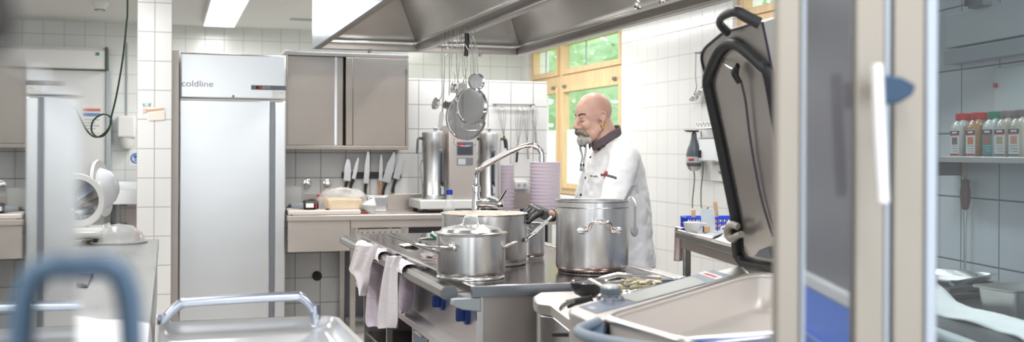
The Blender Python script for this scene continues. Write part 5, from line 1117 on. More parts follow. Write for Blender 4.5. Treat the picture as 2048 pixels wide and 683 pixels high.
# ================================================================== counter and side wall behind the glass door
CA = math.radians(15.0); E2 = Vector((math.sin(CA), math.cos(CA), 0)); N2 = Vector((math.cos(CA), -math.sin(CA), 0)); C0 = Vector((2.43, 3.95, 0))
def CPt(u, v, z): return C0+E2*u+N2*v+UP*z
def cb(t, name, m, u0, u1, v0, v1, z0, z1, bevel=.003, parent=None): return MB(t).add([CPt(u, v, z) for u in (u0, u1) for v in (v0, v1) for z in (z0, z1)], BOXF).build(name, m, parent or t, bevel=bevel)
t = thing('prep_counter', 'dark speckled counter with a pale rounded edge and blue front behind the glass door', 'counter', tuple(CPt(-.8, .3, 0)))
cb(t, 'counter_top', mat('speckled_granite', (.36, .37, .37), 0, .35, var=.5, vscale=90, var2=(.16, .17, .17)), -2.2, .25, .03, .50, .865, TT, .002)
cb(t, 'front_edge', mat('pale_edge', (.80, .83, .82), 0, .4), -2.2, .25, -.02, .03, .86, TT+.002, .018)
for i in range(3):
    d_ = cb(t, 'door', blue, -2.18+i*.81, -1.39+i*.81, .015, .035, .12, .855, .006); cb(t, 'door_grip', mat('pale_blue_grip', (.45, .58, .85), 0, .4), -2.12+i*.81, -1.45+i*.81, .005, .014, .70, .715, .003, d_)
cb(t, 'plinth', black, -2.18, .23, .06, .48, 0, .12); cb(t, 'carcass', lgrey, -2.18, .23, .036, .48, .12, .86)
# shelf with spice bottles
def WP(u, v, z): return SP(u, .46-v, z)          # v out from the side wall
def wb(t, name, m, u0, u1, v0, v1, z0, z1, bevel=.002, parent=None): return MB(t).add([WP(u, v, z) for u in (u0, u1) for v in (v0, v1) for z in (z0, z1)], BOXF).build(name, m, parent or t, bevel=bevel)
t = thing('spice_shelf', 'thin steel wall shelf carrying the spice bottles behind the glass', 'shelf', tuple(WP(-1.9, .08, 1.35)))
wb(t, 'board', steel, -3.0, -1.21, .0, .14, 1.354, 1.364); wb(t, 'upstand', steel, -3.0, -1.21, .136, .142, 1.354, 1.376)
for u in (-1.24, -2.9): wb(t, 'bracket', dsteel, u, u+.012, .0, .12, 1.30, 1.353)
wb(t, 'price_tag', paper, -1.30, -1.22, .143, .146, 1.366, 1.415)
def u_of(px, v=.075):
    r_ = ray(px, 300); P0 = WP(0, v, 0); k_ = (P0-CP).dot(N1)/r_.dot(N1); p = CP+r_*k_; return (p-SW0).dot(E1)
def spice(px, capm, fill, lab2, lb, pic):
    u = u_of(px); c = WP(u, .075, 1.365); t = thing('spice_bottle', lb, 'bottle', tuple(c), 'spice bottles on the steel shelf')
    R = Matrix.Translation(c) @ Matrix.Rotation(-AZ, 4, 'Z'); w_ = .040
    sq = lambda k, z: [R @ Vector((k*w_*a, k*w_*b_, z)) for a, b_ in ((-1, -.8), (-.8, -1), (.8, -1), (1, -.8), (1, .8), (.8, 1), (-.8, 1), (-1, .8))]
    V = []; L = [(.97, 0), (1, .004), (1, .118), (.92, .132), (.66, .146), (.62, .15)]
    for k, z in L: V += sq(k, z)
    m = MB(t); m.add(V, [tuple(range(8))[::-1], tuple(range(40, 48))]+[(j*8+i, j*8+(i+1) % 8, (j+1)*8+(i+1) % 8, (j+1)*8+i) for j in range(5) for i in range(8)]); m.build('bottle_body', fill, t, ang=50)
    MB(t).lathe([(.033, .147), (.034, .149), (.034, .170), (.031, .172), (0, .172)], M=R, n=28).build('cap', capm, t)
    def lab(nm, mm, y0, y1, z0, z1, e=.0008): return MB(t).add([R @ Vector((-w_-e-q, y, z)) for q in (0, .0008) for y in (y0, y1) for z in (z0, z1)], BOXF).build(nm, mm, lbl if nm != 'label' else t, flat=True)
    lbl = lab('label', lab2, -.031, .031, .012, .108); lab('label_header', mat('label_dark', (.25, .24, .26)), -.031, .031, .094, .107, .0018); lab('label_stripe', red, -.031, .031, .089, .094, .0018)
    lab('label_picture', pic, -.018, .018, .056, .082, .0018); lab('label_stripe', red if capm is red else grey, -.03, .03, .015, .021, .0018)
    for k in range(3): lab('text_line', lgrey, -.024, .024-.008*k, .048-k*.009, .051-k*.009, .0018)
    lab('writing_bar', paper, -.018, .016, .097, .103, .0026)
lab_w = mat('label_white', (.93, .92, .90), 0, .5)
spice(1930, red, mat('spice_grey', (.80, .79, .76), 0, .2), lab_w, 'spice bottle with a red cap and a grey heap on its label', mat('pic_pepper', (.45, .42, .44)))
spice(1962, red, mat('spice_ochre', (.72, .55, .38), 0, .2), lab_w, 'brown filled spice bottle with a red cap and orange label picture', mat('pic_orange', (.85, .52, .25)))
spice(1996, green, mat('spice_clear', (.80, .83, .82), 0, .2), mat('label_teal', (.30, .62, .58)), 'spice bottle with a green cap and teal label', mat('pic_red', (.75, .40, .35)))
spice(2021, mat('cap_grey_brown', (.55, .50, .48)), mat('spice_pale', (.76, .72, .66), 0, .2), lab_w, 'pale spice bottle with a grey brown cap right of the teal one', mat('pic_pale', (.75, .68, .55)))
spice(2050, mat('cap_dull_brown', (.50, .44, .42)), mat('spice_pale', (.8, .7, .6)), lab_w, 'spice bottle cut by the picture\'s right edge', mat('pic_peach', (.85, .62, .48)))
c = WP(u_of(1931, .03), .03, 1.27); t = thing('sharpening_steel', 'sharpening steel with a brown wooden handle hanging under the spice shelf', 'sharpening steel', tuple(c))
MB(t).lathe([(0, 0), (.012, .003), (.018, .03), (.020, .07), (.015, .10), (.018, .115), (0, .12)], tuple(c-UP*.10), 20).build('handle', mat('handle_brown', (.48, .38, .34), 0, .5), t)
MB(t).cyl(c-UP*.10, c-UP*.36, .006, 12, .004).build('rod', steel, t); MB(t).tube([c+UP*.02, c+UP*.05+HV*.01, c+UP*.085, c+UP*.05-HV*.01], .003, 6, closed=True, smooth=4).build('hanging_ring', woodp, t)
t = thing('notice_board', 'large pale grey board on the wall above the spice bottles', 'board', tuple(WP(u_of(2040), .01, 1.7)))
wb(t, 'board', mat('board_grey', (.86, .89, .89), 0, .5), -3.2, u_of(1988, .02), .001, .02, 1.44, 1.70); wb(t, 'red_magnet', red, u_of(1989, .02)-.02, u_of(1987, .02)-.005, .021, .028, 1.63, 1.645)
t = thing('cable_duct', 'long grey cable duct along the top of the side wall behind the glass', 'duct', tuple(WP(-2, .04, 1.78)))
wb(t, 'channel', lgrey, -3.6, -1.21, .001, .06, 1.735, 1.79); wb(t, 'upper_panel', mat('duct_white', (.88, .90, .90), 0, .5), -3.6, -1.21, .001, .05, 1.80, 1.93)
t = thing('clip_box', 'small dark clip box at the top of the side wall', 'box', tuple(WP(u_of(1953), .06, 1.9)))
wb(t, 'box', grey, u_of(1972), u_of(1940), .051, .09, 1.925, 1.97, .006); wb(t, 'dial', black, u_of(1943), u_of(1938), .091, .10, 1.935, 1.96, .003)
# food containers and cloth on the counter
def gn(lb, u, v, w_, dp, h, m=steel, z=TT): 
    c = CPt(u, v, z); t = tub('food_container', lb, 'container', (c.x, c.y, c.z), w_, dp, h, m, .014, .9); return t
gn('deep steel food container nearest the picture\'s right edge on the dark counter', -1.60, .40, .20, .16, .075); gn('deep steel food container in the middle of the dark counter', -1.22, .40, .20, .16, .08)
for k, lb in enumerate(('flat steel tray at the bottom of the small stack on the dark counter', 'flat steel tray in the middle of the small stack on the dark counter', 'shiny flat steel tray on top of the small stack on the dark counter')):
    c = CPt(-.82, .33, TT+k*.026); t = thing('tray', lb, 'tray', tuple(c), 'flat trays on the dark counter')
    R = Matrix.Translation(c) @ Matrix.Rotation(.2+.12*k, 4, 'Z'); rc = lambda s_, z: [R @ Vector((s_*a*.17, s_*b_*.13, z)) for a, b_ in ((-1, -.85), (-.88, -1), (.88, -1), (1, -.85), (1, .85), (.88, 1), (-.88, 1), (-1, .85))]
    V = rc(.86, .001)+rc(.93, .020)+rc(1, .022)+rc(1, .019); MB(t).add(V, [tuple(range(8))]+[(j*8+i, j*8+(i+1) % 8, (j+1)*8+(i+1) % 8, (j+1)*8+i) for j in range(3) for i in range(8)]).build('tray_body', chrome if k == 2 else steel, t, solid=.002)
t = thing('cloth', 'crumpled white cloth lying along the dark counter behind the glass', 'cloth', tuple(CPt(-1.3, .2, TT)))
MB(t).grid(lambda u, v: CPt(-1.75+.95*u, .13+.14*v+.02*math.sin(u*9), TT+.004+(.022+.055*math.exp(-((u-.78)/.10)**2))*math.sin(PI*v)*math.sin(PI*min(1, max(.0, u*1.0)))**.4+.004*math.sin(u*23+v*9)), 40, 14).build('fabric', paper, t, solid=.006)
dk = mat('reflection_grey', (.54, .54, .56), 0, .22, var=.12, vscale=3)  # added panel, its grey and blue stand in for reflections in the pane
q0, q1 = at(1592, 300, d=2.22), at(1722, 300, d=1.74); q0.z = q1.z = 0; QU = (q1-q0).normalized(); QN = Vector((-QU.y, QU.x, 0)); QL = (q1-q0).length
if QN.x < 0: QN = -QN
t = thing('reflection_panel', 'added dark grey and blue panel standing in for reflections in the smoked glass', 'panel', tuple((q0+q1)/2))
def qb(nm, m, u0, u1, v0, v1, z0, z1, bevel=.003, parent=None): return MB(t).add([q0+QU*u+QN*v+UP*z for u in (u0, u1) for v in (v0, v1) for z in (z0, z1)], BOXF).build(nm, m, parent or t, bevel=bevel)
zq = at(1602, 548, d=2.19).z
qb('upper_panel', dk, 0, QL, .01, .045, zq+.012, 2.05); qb('rail', mat('rail_white', (.95, .97, .97), 0, .35), -.003, QL+.003, .0, .05, zq-.018, zq+.011, .008); qb('lower_panel', mat('bright_blue', (.20, .52, 1.0), 0, .4), 0, QL, .01, .045, .12, zq-.019)
qb('grip_strip', mat('pale_blue_grip', (.45, .58, .85), 0, .4), .01, QL-.01, .002, .0095, zq-.115, zq-.108, .002); qb('grip_strip', mat('pale_blue_grip', (.4, .5, .8)), .01, QL-.01, .002, .0095, zq-.21, zq-.195, .002)
for u in (.04, QL-.04): qb('foot', black, u-.025, u+.025, -.08, .13, 0, .119)
# ================================================================== steel bench with tools between hob and pan
t = thing('bench_unit', 'low pale steel bench unit with a rounded corner between hob and open pan', 'bench', (1.35, 3.2, 0))
A1, A2 = at(1072, 603, Z=.88), at(1132, 640, Z=.88); bz_ = .88
B3, B4 = Vector((1.90, 3.33, bz_)), Vector((1.86, 3.66, bz_)); A0 = at(1074, 600, Z=bz_)
poly = [(A0.x+.02, A0.y+.10), (A0.x-.004, A0.y+.02), (A1.x+.004, A1.y-.01), (A1.x+.03, A1.y-.06), (A2.x, A2.y-.12), (A2.x+.12, A2.y-.10), (B3.x, B3.y), (B4.x, B4.y), (A0.x+.08, 3.66)]
MB(t).prism(poly, .84, bz_).build('bench_top', mat('pale_steel', (.92, .90, .88), 1, .35), t, bevel=.006)
ins = [(1.5+(x-1.5)*.97, 3.3+(y-3.3)*.95) for x, y in poly]; MB(t).prism(ins, .06, .839).build('body', bright, t, bevel=.006)
MB(t).prism([(1.5+(x-1.5)*.9, 3.3+(y-3.3)*.85) for x, y in poly], 0, .06).build('plinth', black, t)
c = at(1122, 668, d=3.0); MB(t).box((0, 0, 0), (.05, .012, .012), M=Matrix.Translation(c) @ Matrix.Rotation(-.4, 4, 'Z')).build('drain_lever', black, t, bevel=.003)
# tools lying on the bench unit
def tl(px, py, z): return at(px, py, Z=z)
t = thing('ladle', 'ladle with a black bowl side and shiny rim lying behind the pan\'s knob', 'ladle', (1.25, 3.2, bz_))
p = tl(1180, 582, bz_+.05)
MB(t).lathe([(.050, .03), (.048, .012), (.038, -.006), (.02, -.018), (0, -.02)], tuple(p), 28, sx=1.3).build('bowl', rubber, t, solid=.003)
MB(t).tube([p+Vector((-.065*math.cos(a), .05*math.sin(a), .031)) for a in [2*PI*i/24 for i in range(24)]], .003, 6, closed=True).build('rim', chrome, t)
MB(t).tube([p+Vector((.02, .03, .03)), p+Vector((.12, .05, .045)), p+Vector((.26, .04, .03))], .008, 8, flat=.5).build('handle', chrome, t)
t = thing('spoon', 'second dark spoon with a shiny edge lying at the pan\'s front left corner', 'spoon', (1.12, 3.0, bz_))
p = tl(1140, 606, bz_+.03)
MB(t).tube([tl(1122, 618, bz_+.02), tl(1127, 610, bz_+.035), tl(1140, 603, bz_+.05), tl(1147, 601, bz_+.055)], .007, 8, smooth=5).build('shiny_edge', chrome, t)
MB(t).tube([tl(1134, 608, bz_+.03), tl(1160, 601, bz_+.04), tl(1185, 595, bz_+.05)], [.014, .012, .008], 10, flat=.5, smooth=4).build('handle', rubber, t)
t = thing('ladle', 'pale steel ladle handle with a bent hook end lying across the tools beside the whisk', 'ladle', (1.3, 3.3, bz_))
m = MB(t); strip(m, [tl(1238, 590, bz_+.09), tl(1182, 559, bz_+.11), tl(1179, 557, bz_+.105), tl(1177, 562, bz_+.09), tl(1182, 572, bz_+.07)], .022, .004, HV*.55+FV*.8); m.build('handle', mat('matt_steel', (.86, .85, .84), .9, .4), t, flat=True)
MB(t).ball(tuple(tl(1252, 598, bz_+.06)), (.04, .04, .03)).build('bowl', chrome, t)
t = thing('whisk', 'whisk with yellow tipped handle and wires clogged with pale dough beside the hob edge', 'whisk', (1.5, 3.4, bz_))
a, b, c = tl(1208, 571, bz_+.075), tl(1238, 577, bz_+.06), tl(1300, 567, bz_+.045)
MB(t).tube([a, b], .013, 12).build('handle', mat('handle_brown_grey', (.50, .47, .44), 0, .5), t)
MB(t).ball(tuple(b), (.016, .016, .016)).build('ferrule', mat('pale_yellow_plastic', (.88, .80, .55), 0, .4), t)
wr = MB(t); axw = (c-b); sd = axw.cross(UP).normalized()
for k in range(4):
    a_ = PI*k/4; n_ = sd*math.cos(a_)+UP*math.sin(a_); wr.tube([b+axw*s+n_*.032*w_ for s, w_ in ((0, .2), (.4, .65), (.75, 1), (.95, .6), (1, 0), (.95, -.6), (.75, -1), (.4, -.65), (0, -.2))], .0018, 5, smooth=4)
wr.build('wire_loops', wire, t)
dg_ = MB(t); rnd = random.Random(3)
for i in range(60): q = b+axw*rnd.uniform(.35, 1.05); k_ = rnd.uniform(.004, .008); dg_.ball((q.x+rnd.uniform(-.03, .03), q.y+rnd.uniform(-.03, .03), q.z+rnd.uniform(-.02, .025)), (k_*2, k_*1.4, k_), 8, 6)
dg_.build('dough', mat('dough_pale', (.94, .91, .80), 0, .7), t, kind='stuff')
# ================================================================== open tilting pan in the right foreground
KZ = 1.0; kz = lambda px, py, z=KZ: at(px, py, Z=z)
t = thing('tilting_pan', 'large open steel tilting pan with raised lid and control strip, right foreground', 'pan cooker', (1.45, 2.6, 0))
pan_m = mat('pan_steel', (.90, .875, .855), .4, .42, var=.05, vscale=2); deck_m = mat('deck_steel', (.90, .885, .87), 1, .30)
P1, P2, P3, P4 = kz(1127, 614), kz(1192, 641), kz(1500, 549), kz(1480, 529)
VB = Vector((.626, -.78, 0)); I1, TIP, I4 = kz(1206, 637), kz(1366, 686), kz(1558, 668); I2 = kz(1502, 549); I3 = I2+VB*.456
P5 = P4+VB*.36; xy = lambda L: [(p.x, p.y) for p in L]
def arc(a, b, c, k=5):
    return [a.lerp(b, i/k).lerp(b.lerp(c, i/k), i/k) for i in range(k+1)]
fr = arc(P1.lerp(P4, .06), P1, P1.lerp(P2, .3))+[P2, P3+Vector((.0, 0, 0)), P4]
MB(t).prism(xy(fr), .88, KZ).build('control_deck', deck_m, t, bevel=.010, seg=3)
back = [P4, P4.lerp(P5, .02), P5, I3+VB*.0+Vector((.04, -.05, 0)), I3, I2]
MB(t).prism(xy([P4, P5, I3+(P5-P4).normalized()*.01, I3, I2, P3]), .90, KZ).build('back_deck', deck_m, t, bevel=.008)
out = [P1, P4, P5, I4+VB*.08, TIP+Vector((.05, -.02, 0)), TIP+Vector((-.01, .0, 0)), P2]
ctr = Vector((1.45, 2.6, 0)); MB(t).prism([(ctr.x+(p.x-ctr.x)*.97, ctr.y+(p.y-ctr.y)*.97) for p in out], .25, .875).build('body', bright, t, bevel=.01)
MB(t).prism([(ctr.x+(p.x-ctr.x)*.8, ctr.y+(p.y-ctr.y)*.8) for p in out], 0, .25).build('pedestal', dsteel, t)
well = arc(I1.lerp(I2, .10), I1, I1.lerp(TIP, .12))+arc(TIP.lerp(I1, .12), TIP, TIP.lerp(I4, .18))+arc(I4.lerp(TIP, .06), I4, I4.lerp(I3, .06))+arc(I3.lerp(I4, .08), I3, I3.lerp(I2, .12))+arc(I2.lerp(I3, .15), I2, I2.lerp(I1, .15))
n = len(well); cw = sum(well, Vector())/n; V = []
for k, z in ((1, KZ), (.985, KZ-.06), (.96, .905), (.93, .893)): V += [Vector((cw.x+(p.x-cw.x)*k, cw.y+(p.y-cw.y)*k, z)) for p in well]
MB(t).add(V, [tuple(3*n+i for i in range(n))]+[(j*n+i, j*n+(i+1) % n, (j+1)*n+(i+1) % n, (j+1)*n+i) for j in range(3) for i in range(n)]).build('pan_well', pan_m, t, ang=60)
MB(t).tube([p+UP*.003 for p in well], .008, 10, closed=True).build('pan_rim', mat('rim_steel', (.95, .94, .93), 1, .3), t)
def dq(px, name, m, z0=KZ, h=.0015, parent=None): return MB(t).slab([kz(x, y, z0) for x, y in px], (0, 0, h)).build(name, m, parent or t, flat=True)
cs = dq(((1158, 613), (1194, 627), (1466, 552), (1426, 540)), 'control_strip', mat('strip_blue_grey', (.42, .46, .54), .2, .35))
dq(((1236, 593), (1272, 604), (1414, 565), (1383, 553)), 'display', mat('display_grey_green', (.66, .68, .66), 0, .25), KZ+.0016, .0012, cs)
lg = dq(((1397, 546), (1432, 558), (1446, 554), (1411, 542.5)), 'logo_plate', paper, KZ+.0016, .0012, cs)
la, lb_ = kz(1404, 549.5), kz(1440, 552); ang_ = math.atan2((kz(1432, 558)-kz(1397, 546)).y, (kz(1432, 558)-kz(1397, 546)).x); mid = kz(1421, 550, KZ+.003)
text('RATIONAL', .026, Matrix.Translation(mid) @ Matrix.Rotation(ang_, 4, 'Z'), red, 'logo_writing', cs, sx=.9)
dq(((1174, 614), (1184, 618), (1194, 615.5), (1184, 612)), 'pale_mark', lgrey, KZ+.0016, .0008, cs)
kc = kz(1221, 600, KZ)
MB(t).lathe([(.036, 0), (.037, .010), (.030, .016), (.026, .018)], tuple(kc), 36).build('knob_base', chrome, t)
kb = MB(t).lathe([(.026, .018), (.0275, .022), (.0275, .034)], tuple(kc), 36).build('knob', mat('knob_grey', (.45, .50, .54), .2, .4), t)
MB(t).lathe([(.0275, .034), (.026, .040), (0, .042)], tuple(kc), 36).build('knob_cap', mat('knob_cap_steel', (.85, .85, .84), .9, .3), kb)
MB(t).tube([at(1440, 716, d=2.0), at(1350, 703, d=2.08), at(1270, 691, d=2.16), at(1200, 678, d=2.25), at(1163, 667, d=2.34), at(1160, 658, d=2.40), at(1196, 643, d=2.47)], .0125, 12, smooth=6).build('front_handle', mat('handle_blue_grey', (.50, .56, .62), 0, .4), t)
MB(t).slab([at(1176, 664, d=2.42), at(1208, 646, d=2.46), at(1206, 668, d=2.42)], (.02, .03, 0)).build('handle_mount', bluegrey, t)
MB(t).bb(P1.x+.03, P1.x+.05, P1.y-.09, P1.y-.06, .86, .89).build('side_button', bluegrey, t, bevel=.004)
# ---- lid standing open
EL = Vector((.03, -1, 0)); BL = at(1490, 530, Z=KZ+.0); TL = at(1405, 100, d=3.50); NL = EL.cross(TL-BL).normalized()
if NL.x > 0: NL = -NL                                        # towards the pan and the camera
def lp(px, py, e=0):
    v = ray(px, py); k = (BL-CP).dot(NL)/v.dot(NL); return CP+v*k+NL*e
lidp = arc(Vector((1484, 520, 0)), Vector((1486, 531, 0)), Vector((1500, 531, 0)), 3)+[Vector((1634, 534, 0)), Vector((1600, 400, 0)), Vector((1568, 255, 0)), Vector((1547, 146, 0)), Vector((1526, 44, 0)), Vector((1500, 49, 0)), Vector((1458, 62, 0)), Vector((1444, 67, 0))]+arc(Vector((1416, 90, 0)), Vector((1402, 102, 0)), Vector((1404, 120, 0)), 4)+[Vector((1420, 190, 0)), Vector((1440, 300, 0)), Vector((1462, 415, 0))]
lid_m = mat('lid_steel', (.74, .725, .71), .8, .33, var=.07, vscale=2, rvar=.05)
L3 = [lp(p.x, p.y) for p in lidp]; lid = MB(t).slab(L3, -NL*.07).build('lid', lid_m, t, flat=True)
MB(t).tube([p+NL*.002 for p in L3], .004, 6, closed=True).build('lid_edge', mat('edge_dark_violet', (.22, .20, .27), .3, .4), lid)
gk = [(1490, 522), (1477, 440), (1459, 350), (1441, 262), (1426, 195), (1420, 160), (1430, 128), (1445, 98), (1462, 86), (1480, 88), (1502, 104), (1528, 128), (1541, 142), (1552, 195), (1564, 265), (1590, 390), (1616, 522)]
MB(t).tube([lp(x, y, .010) for x, y in gk], .018, 12, closed=True, smooth=4).build('gasket', rubber, lid)
gi = [(1500, 512), (1488, 440), (1470, 350), (1451, 262), (1438, 200), (1432, 162), (1442, 130), (1454, 106), (1466, 98), (1478, 100), (1498, 116), (1522, 138), (1532, 150), (1544, 200), (1556, 268), (1582, 390), (1606, 512)]
GI = spline([lp(x, y, .004) for x, y in gi], 4, True); cgi = sum(GI, Vector())/len(GI); ng = len(GI)
MB(t).add(GI+[cgi+(p-cgi)*.95-NL*-.002 for p in GI], [tuple(range(ng, 2*ng))]+[(i, (i+1) % ng, ng+(i+1) % ng, ng+i) for i in range(ng)]).build('inner_panel', lid_m, lid, flat=True)
hp = [lp(1467, 62, .02), lp(1468, 40, .05), lp(1478, 24, .065), lp(1496, 14, .065), lp(1508, 12, .06), lp(1516, 24, .045), lp(1528, 44, .015), ]
MB(t).tube(hp, [.014, .014, .014, .015, .017, .018, .018], 12, smooth=5, flat=.8).build('lid_handle', mat('handle_black', (.19, .19, .195), 0, .4), lid)
c1 = MB(t); c1.tube([lp(1448, 116, .006), lp(1458, 121, .02), lp(1472, 128, .03), lp(1485, 134, .03)], .003, 6, smooth=4); c1.build('probe_wire', mat('probe_steel', (.7, .66, .62), .9, .3), lid)
MB(t).tube([lp(1492, 125, .03), lp(1487, 138, .032), lp(1491, 148, .034), lp(1496, 160, .03)], [.010, .017, .013, .012], 10, smooth=4, flat=.7).build('probe_clip', black, lid)
MB(t).tube([lp(1496, 160, .025), lp(1502, 200, .02), lp(1508, 260, .018), lp(1518, 330, .016), lp(1532, 400, .015), lp(1552, 470, .012)], .004, 8, smooth=6).build('probe_cable', mat('cable_violet_grey', (.33, .30, .34), 0, .5), lid)
hk = lp(1490, 457, .05)
MB(t).tube([lp(1496, 445, .04), lp(1486, 440, .045), lp(1478, 448, .045), lp(1479, 462, .045), lp(1488, 468, .045), lp(1498, 462, .05), lp(1508, 458, .05)], [.012, .012, .013, .014, .014, .012, .010], 10, smooth=5).build('probe_holder', mat('holder_grey', (.66, .64, .60), 0, .4), lid)
MB(t).slab([lp(1522, 506, .012), lp(1532, 494, .012), lp(1552, 492, .012), lp(1556, 512, .012)], NL*.015).build('lid_stop', grey, lid)
# ================================================================== glazed steel double door close on the right
DD = 1.5
t = thing('glass_door', 'steel framed glazed double door with bar handle, close on the right', 'door', tuple(CP+FV*DD+HV*.47-UP*CH)); t['kind'] = 'thing'
def gx(px): return (px-1024)/FPX*DD
def gb(name, m, x0, x1, z0, z1, f0=0, f1=.03, parent=None, bevel=.003):
    B_ = CP+FV*DD; return MB(t).add([B_+HV*x+FV*f+UP*(z-CH) for x in (x0, x1) for f in (f0, f1) for z in (z0, z1)], BOXF).build(name, m, parent or t, bevel=bevel)
GZ0, GZ1 = .12, 1.86; fm = mat('door_frame_steel', (.645, .62, .585), .35, .45, var=.04, vscale=2); bead = mat('bead_aluminium', (.70, .74, .79), .4, .4)
x = gx; leafs = []
for nm, s0, s1, p0, p1, e0, e1 in (('left', 1555, 1601, 1611, 1712, 1712, 1770), ('right', 1788, 1850, 1874, 2110, 2110, 2170)):
    f = gb('leaf_frame', fm, x(s0), x(s1), GZ0, GZ1); gb('stile', fm, x(e0), x(e1), GZ0, GZ1, parent=f)
    gb('rail', fm, x(s1), x(e0), GZ1-.07, GZ1, parent=f); gb('rail', fm, x(s1), x(e0), GZ0, GZ0+.12, parent=f)
    gb('glazing_bead', bead, x(s1)+.0005, x(p0), GZ0+.12, GZ1-.07, -.004, .028, f, .003)
    gb('pane', pane_dark if nm == 'left' else pane_tint, x(p0)+.0005, x(p1)-.0005, GZ0+.121, GZ1-.071, .010, .016, f, 0); leafs.append(f)
gb('edge_strip', bead, x(1771), x(1782), GZ0, GZ1, .002, .028, leafs[0]); gb('seal', mat('seal_grey', (.40, .43, .48), 0, .6), x(1782.5), x(1787.5), GZ0, GZ1, .010, .025, leafs[0], 0)
gb('rubber_seal', rubber, x(1874.5), x(1887), 1.2, 1.51, .017, .024, leafs[1], 0)
B_ = CP+FV*DD
hq = lambda px, py, d: at(px, py, d=d)
MB(t).tube([hq(1754, 128, 1.42), hq(1759, 260, 1.42), hq(1767, 404, 1.42)], .0085, 14).build('bar_handle', mat('handle_white_metal', (.96, .96, .97), .3, .25), leafs[0])
mt_ = MB(t); mt_.slab([hq(1764, 148, 1.425), hq(1806, 154, 1.44), hq(1834, 170, 1.46), hq(1826, 190, 1.46), hq(1800, 206, 1.44), hq(1766, 209, 1.425)], FV*.026); mt_.build('handle_mount', bluegrey, leafs[0], bevel=.004)
gb('sill', steelw, x(1550), x(2175), .0, GZ0, -.02, .05); gb('header', steelw, x(1550), x(2175), GZ1, GZ1+.06, -.01, .04)
# ================================================================== left counter with slicer
t = thing('left_counter', 'long stainless counter running towards the viewer on the left of the pillar', 'counter', (-.4, 4.2, 0))
MB(t).bb(-.80, -.042, 2.0, 6.15, .86, .90).build('counter_top', mat('counter_steel', (.74, .75, .76), 1, .30, var=.12, vscale=3, rvar=.1), t, bevel=.006)
MB(t).bb(-.78, -.06, 2.02, 6.13, .12, .859).build('body', steel, t, bevel=.003); MB(t).bb(-.76, -.09, 2.05, 6.1, 0, .12).build('plinth', dsteel, t)
MB(t).bb(-.058, -.048, 2.1, 6.0, .60, .85).build('drawer_front', bright, t, bevel=.003)
# meat slicer
sx_, sy_ = -.50, 6.02
t = thing('meat_slicer', 'white meat slicer with round blade guard on the far end of the left counter', 'slicer', (sx_, sy_, .9))
MB(t).bb(-.74, -.30, 5.86, 6.12, .925, .985).build('base', china, t, bevel=.03, seg=4)
for x_ in (-.70, -.34):
    for y_ in (5.89, 6.09): MB(t).cyl((x_, y_, .9), (x_, y_, .926), .018, 14).build('foot', rubber, t)
M = Matrix.Translation((-.45, 6.0, 1.12)) @ frame((.35, -.9, .25))
MB(t).lathe([(.0, -.03), (.12, -.03), (.145, -.01), (.145, .012), (.135, .02)], M=M, n=48).build('blade_guard', china, t)
MB(t).lathe([(.134, .014), (.10, .022), (.03, .03), (0, .03)], M=M, n=48).build('blade', chrome, t)
MB(t).tube([(-.46, 6.05, .97), (-.47, 6.06, 1.05), (-.46, 6.04, 1.12)], [.06, .05, .045], 16, flat=.7).build('motor_neck', china, t)
M2 = Matrix.Translation(at(207, 375, d=5.85)) @ frame((.9, -.35, .15))
MB(t).lathe([(.095, 0), (.09, .012), (.075, .045), (.045, .07), (0, .078)], M=M2, n=40, sy=1.15).build('thickness_dome', mat('milky_dome', (.93, .94, .96), 0, .15), t)
MB(t).lathe([(0, -.02), (.112, -.02), (.116, -.010), (.112, 0)], M=M2, n=40, sy=1.35).build('carriage_plate', china, t)
MB(t).tube([at(196, 398, d=5.8), at(185, 405, d=5.75), at(178, 398, d=5.75), at(180, 382, d=5.78)], .010, 10, smooth=4).build('pusher_handle', bright, t)
MB(t).lathe([(0, 0), (.012, .002), (.012, .02), (0, .022)], M=Matrix.Translation(at(190, 375, d=5.78)) @ frame(-FV), n=14).build('dial', black, t)
MB(t).tube([at(205, 453, d=5.72), at(218, 449, d=5.70)], .012, 10).build('slice_lever', bright, t)
MB(t).lathe([(.020, 0), (.020, .02), (0, .024)], M=Matrix.Translation(at(187, 468, d=5.72)) @ frame(-FV), n=16).build('knob', lgrey, t)
c = at(238, 470, d=5.6)
t = thing('bowl', 'large clear plastic bowl lying upside down on the left counter beside the slicer', 'bowl', (c.x, c.y, .9))
MB(t).lathe([(.135, 0), (.13, .012), (.115, .05), (.07, .085), (0, .098)], (c.x, c.y, .902), 40).build('bowl', clearp, t, solid=.002)
MB(t).lathe([(.130, 0), (.142, .0), (.142, .008), (.131, .010)], (c.x, c.y, .901), 40).build('rim', mat('bowl_rim', (.86, .87, .86), 0, .2, alpha=.7), t)
c = at(275, 468, d=5.75); t = thing('clip', 'small red clip at the counter edge beside the clear bowl', 'clip', (c.x, c.y, .9)); MB(t).bb(c.x-.012, c.x+.012, c.y-.01, c.y+.01, .902, .945).build('clip', mat('clip_red', (.88, .25, .15), 0, .4), t, bevel=.004); MB(t).bb(c.x-.016, c.x+.016, c.y-.014, c.y+.014, .9, .905).build('clip_foot', red, t)
cr = MB((-.4, 5.7, .9)); rnd = random.Random(5)
for i in range(60):
    p = at(rnd.gauss(180, 9), rnd.gauss(479, 2.5), Z=.903); cr.box(tuple(p), (rnd.uniform(.008, .03), rnd.uniform(.01, .03), rnd.uniform(.003, .008)), rz=rnd.uniform(0, 3))
cr.build('food_scraps', mat('scrap_pale', (.90, .85, .70), 0, .8), label='scattered pale food scraps on the left counter in front of the slicer', cat='scraps', kind='stuff', bevel=.002)
t = thing('dough_scraper', 'dark grey scraper lying on the left counter', 'scraper', tuple(at(172, 560, Z=.9)))
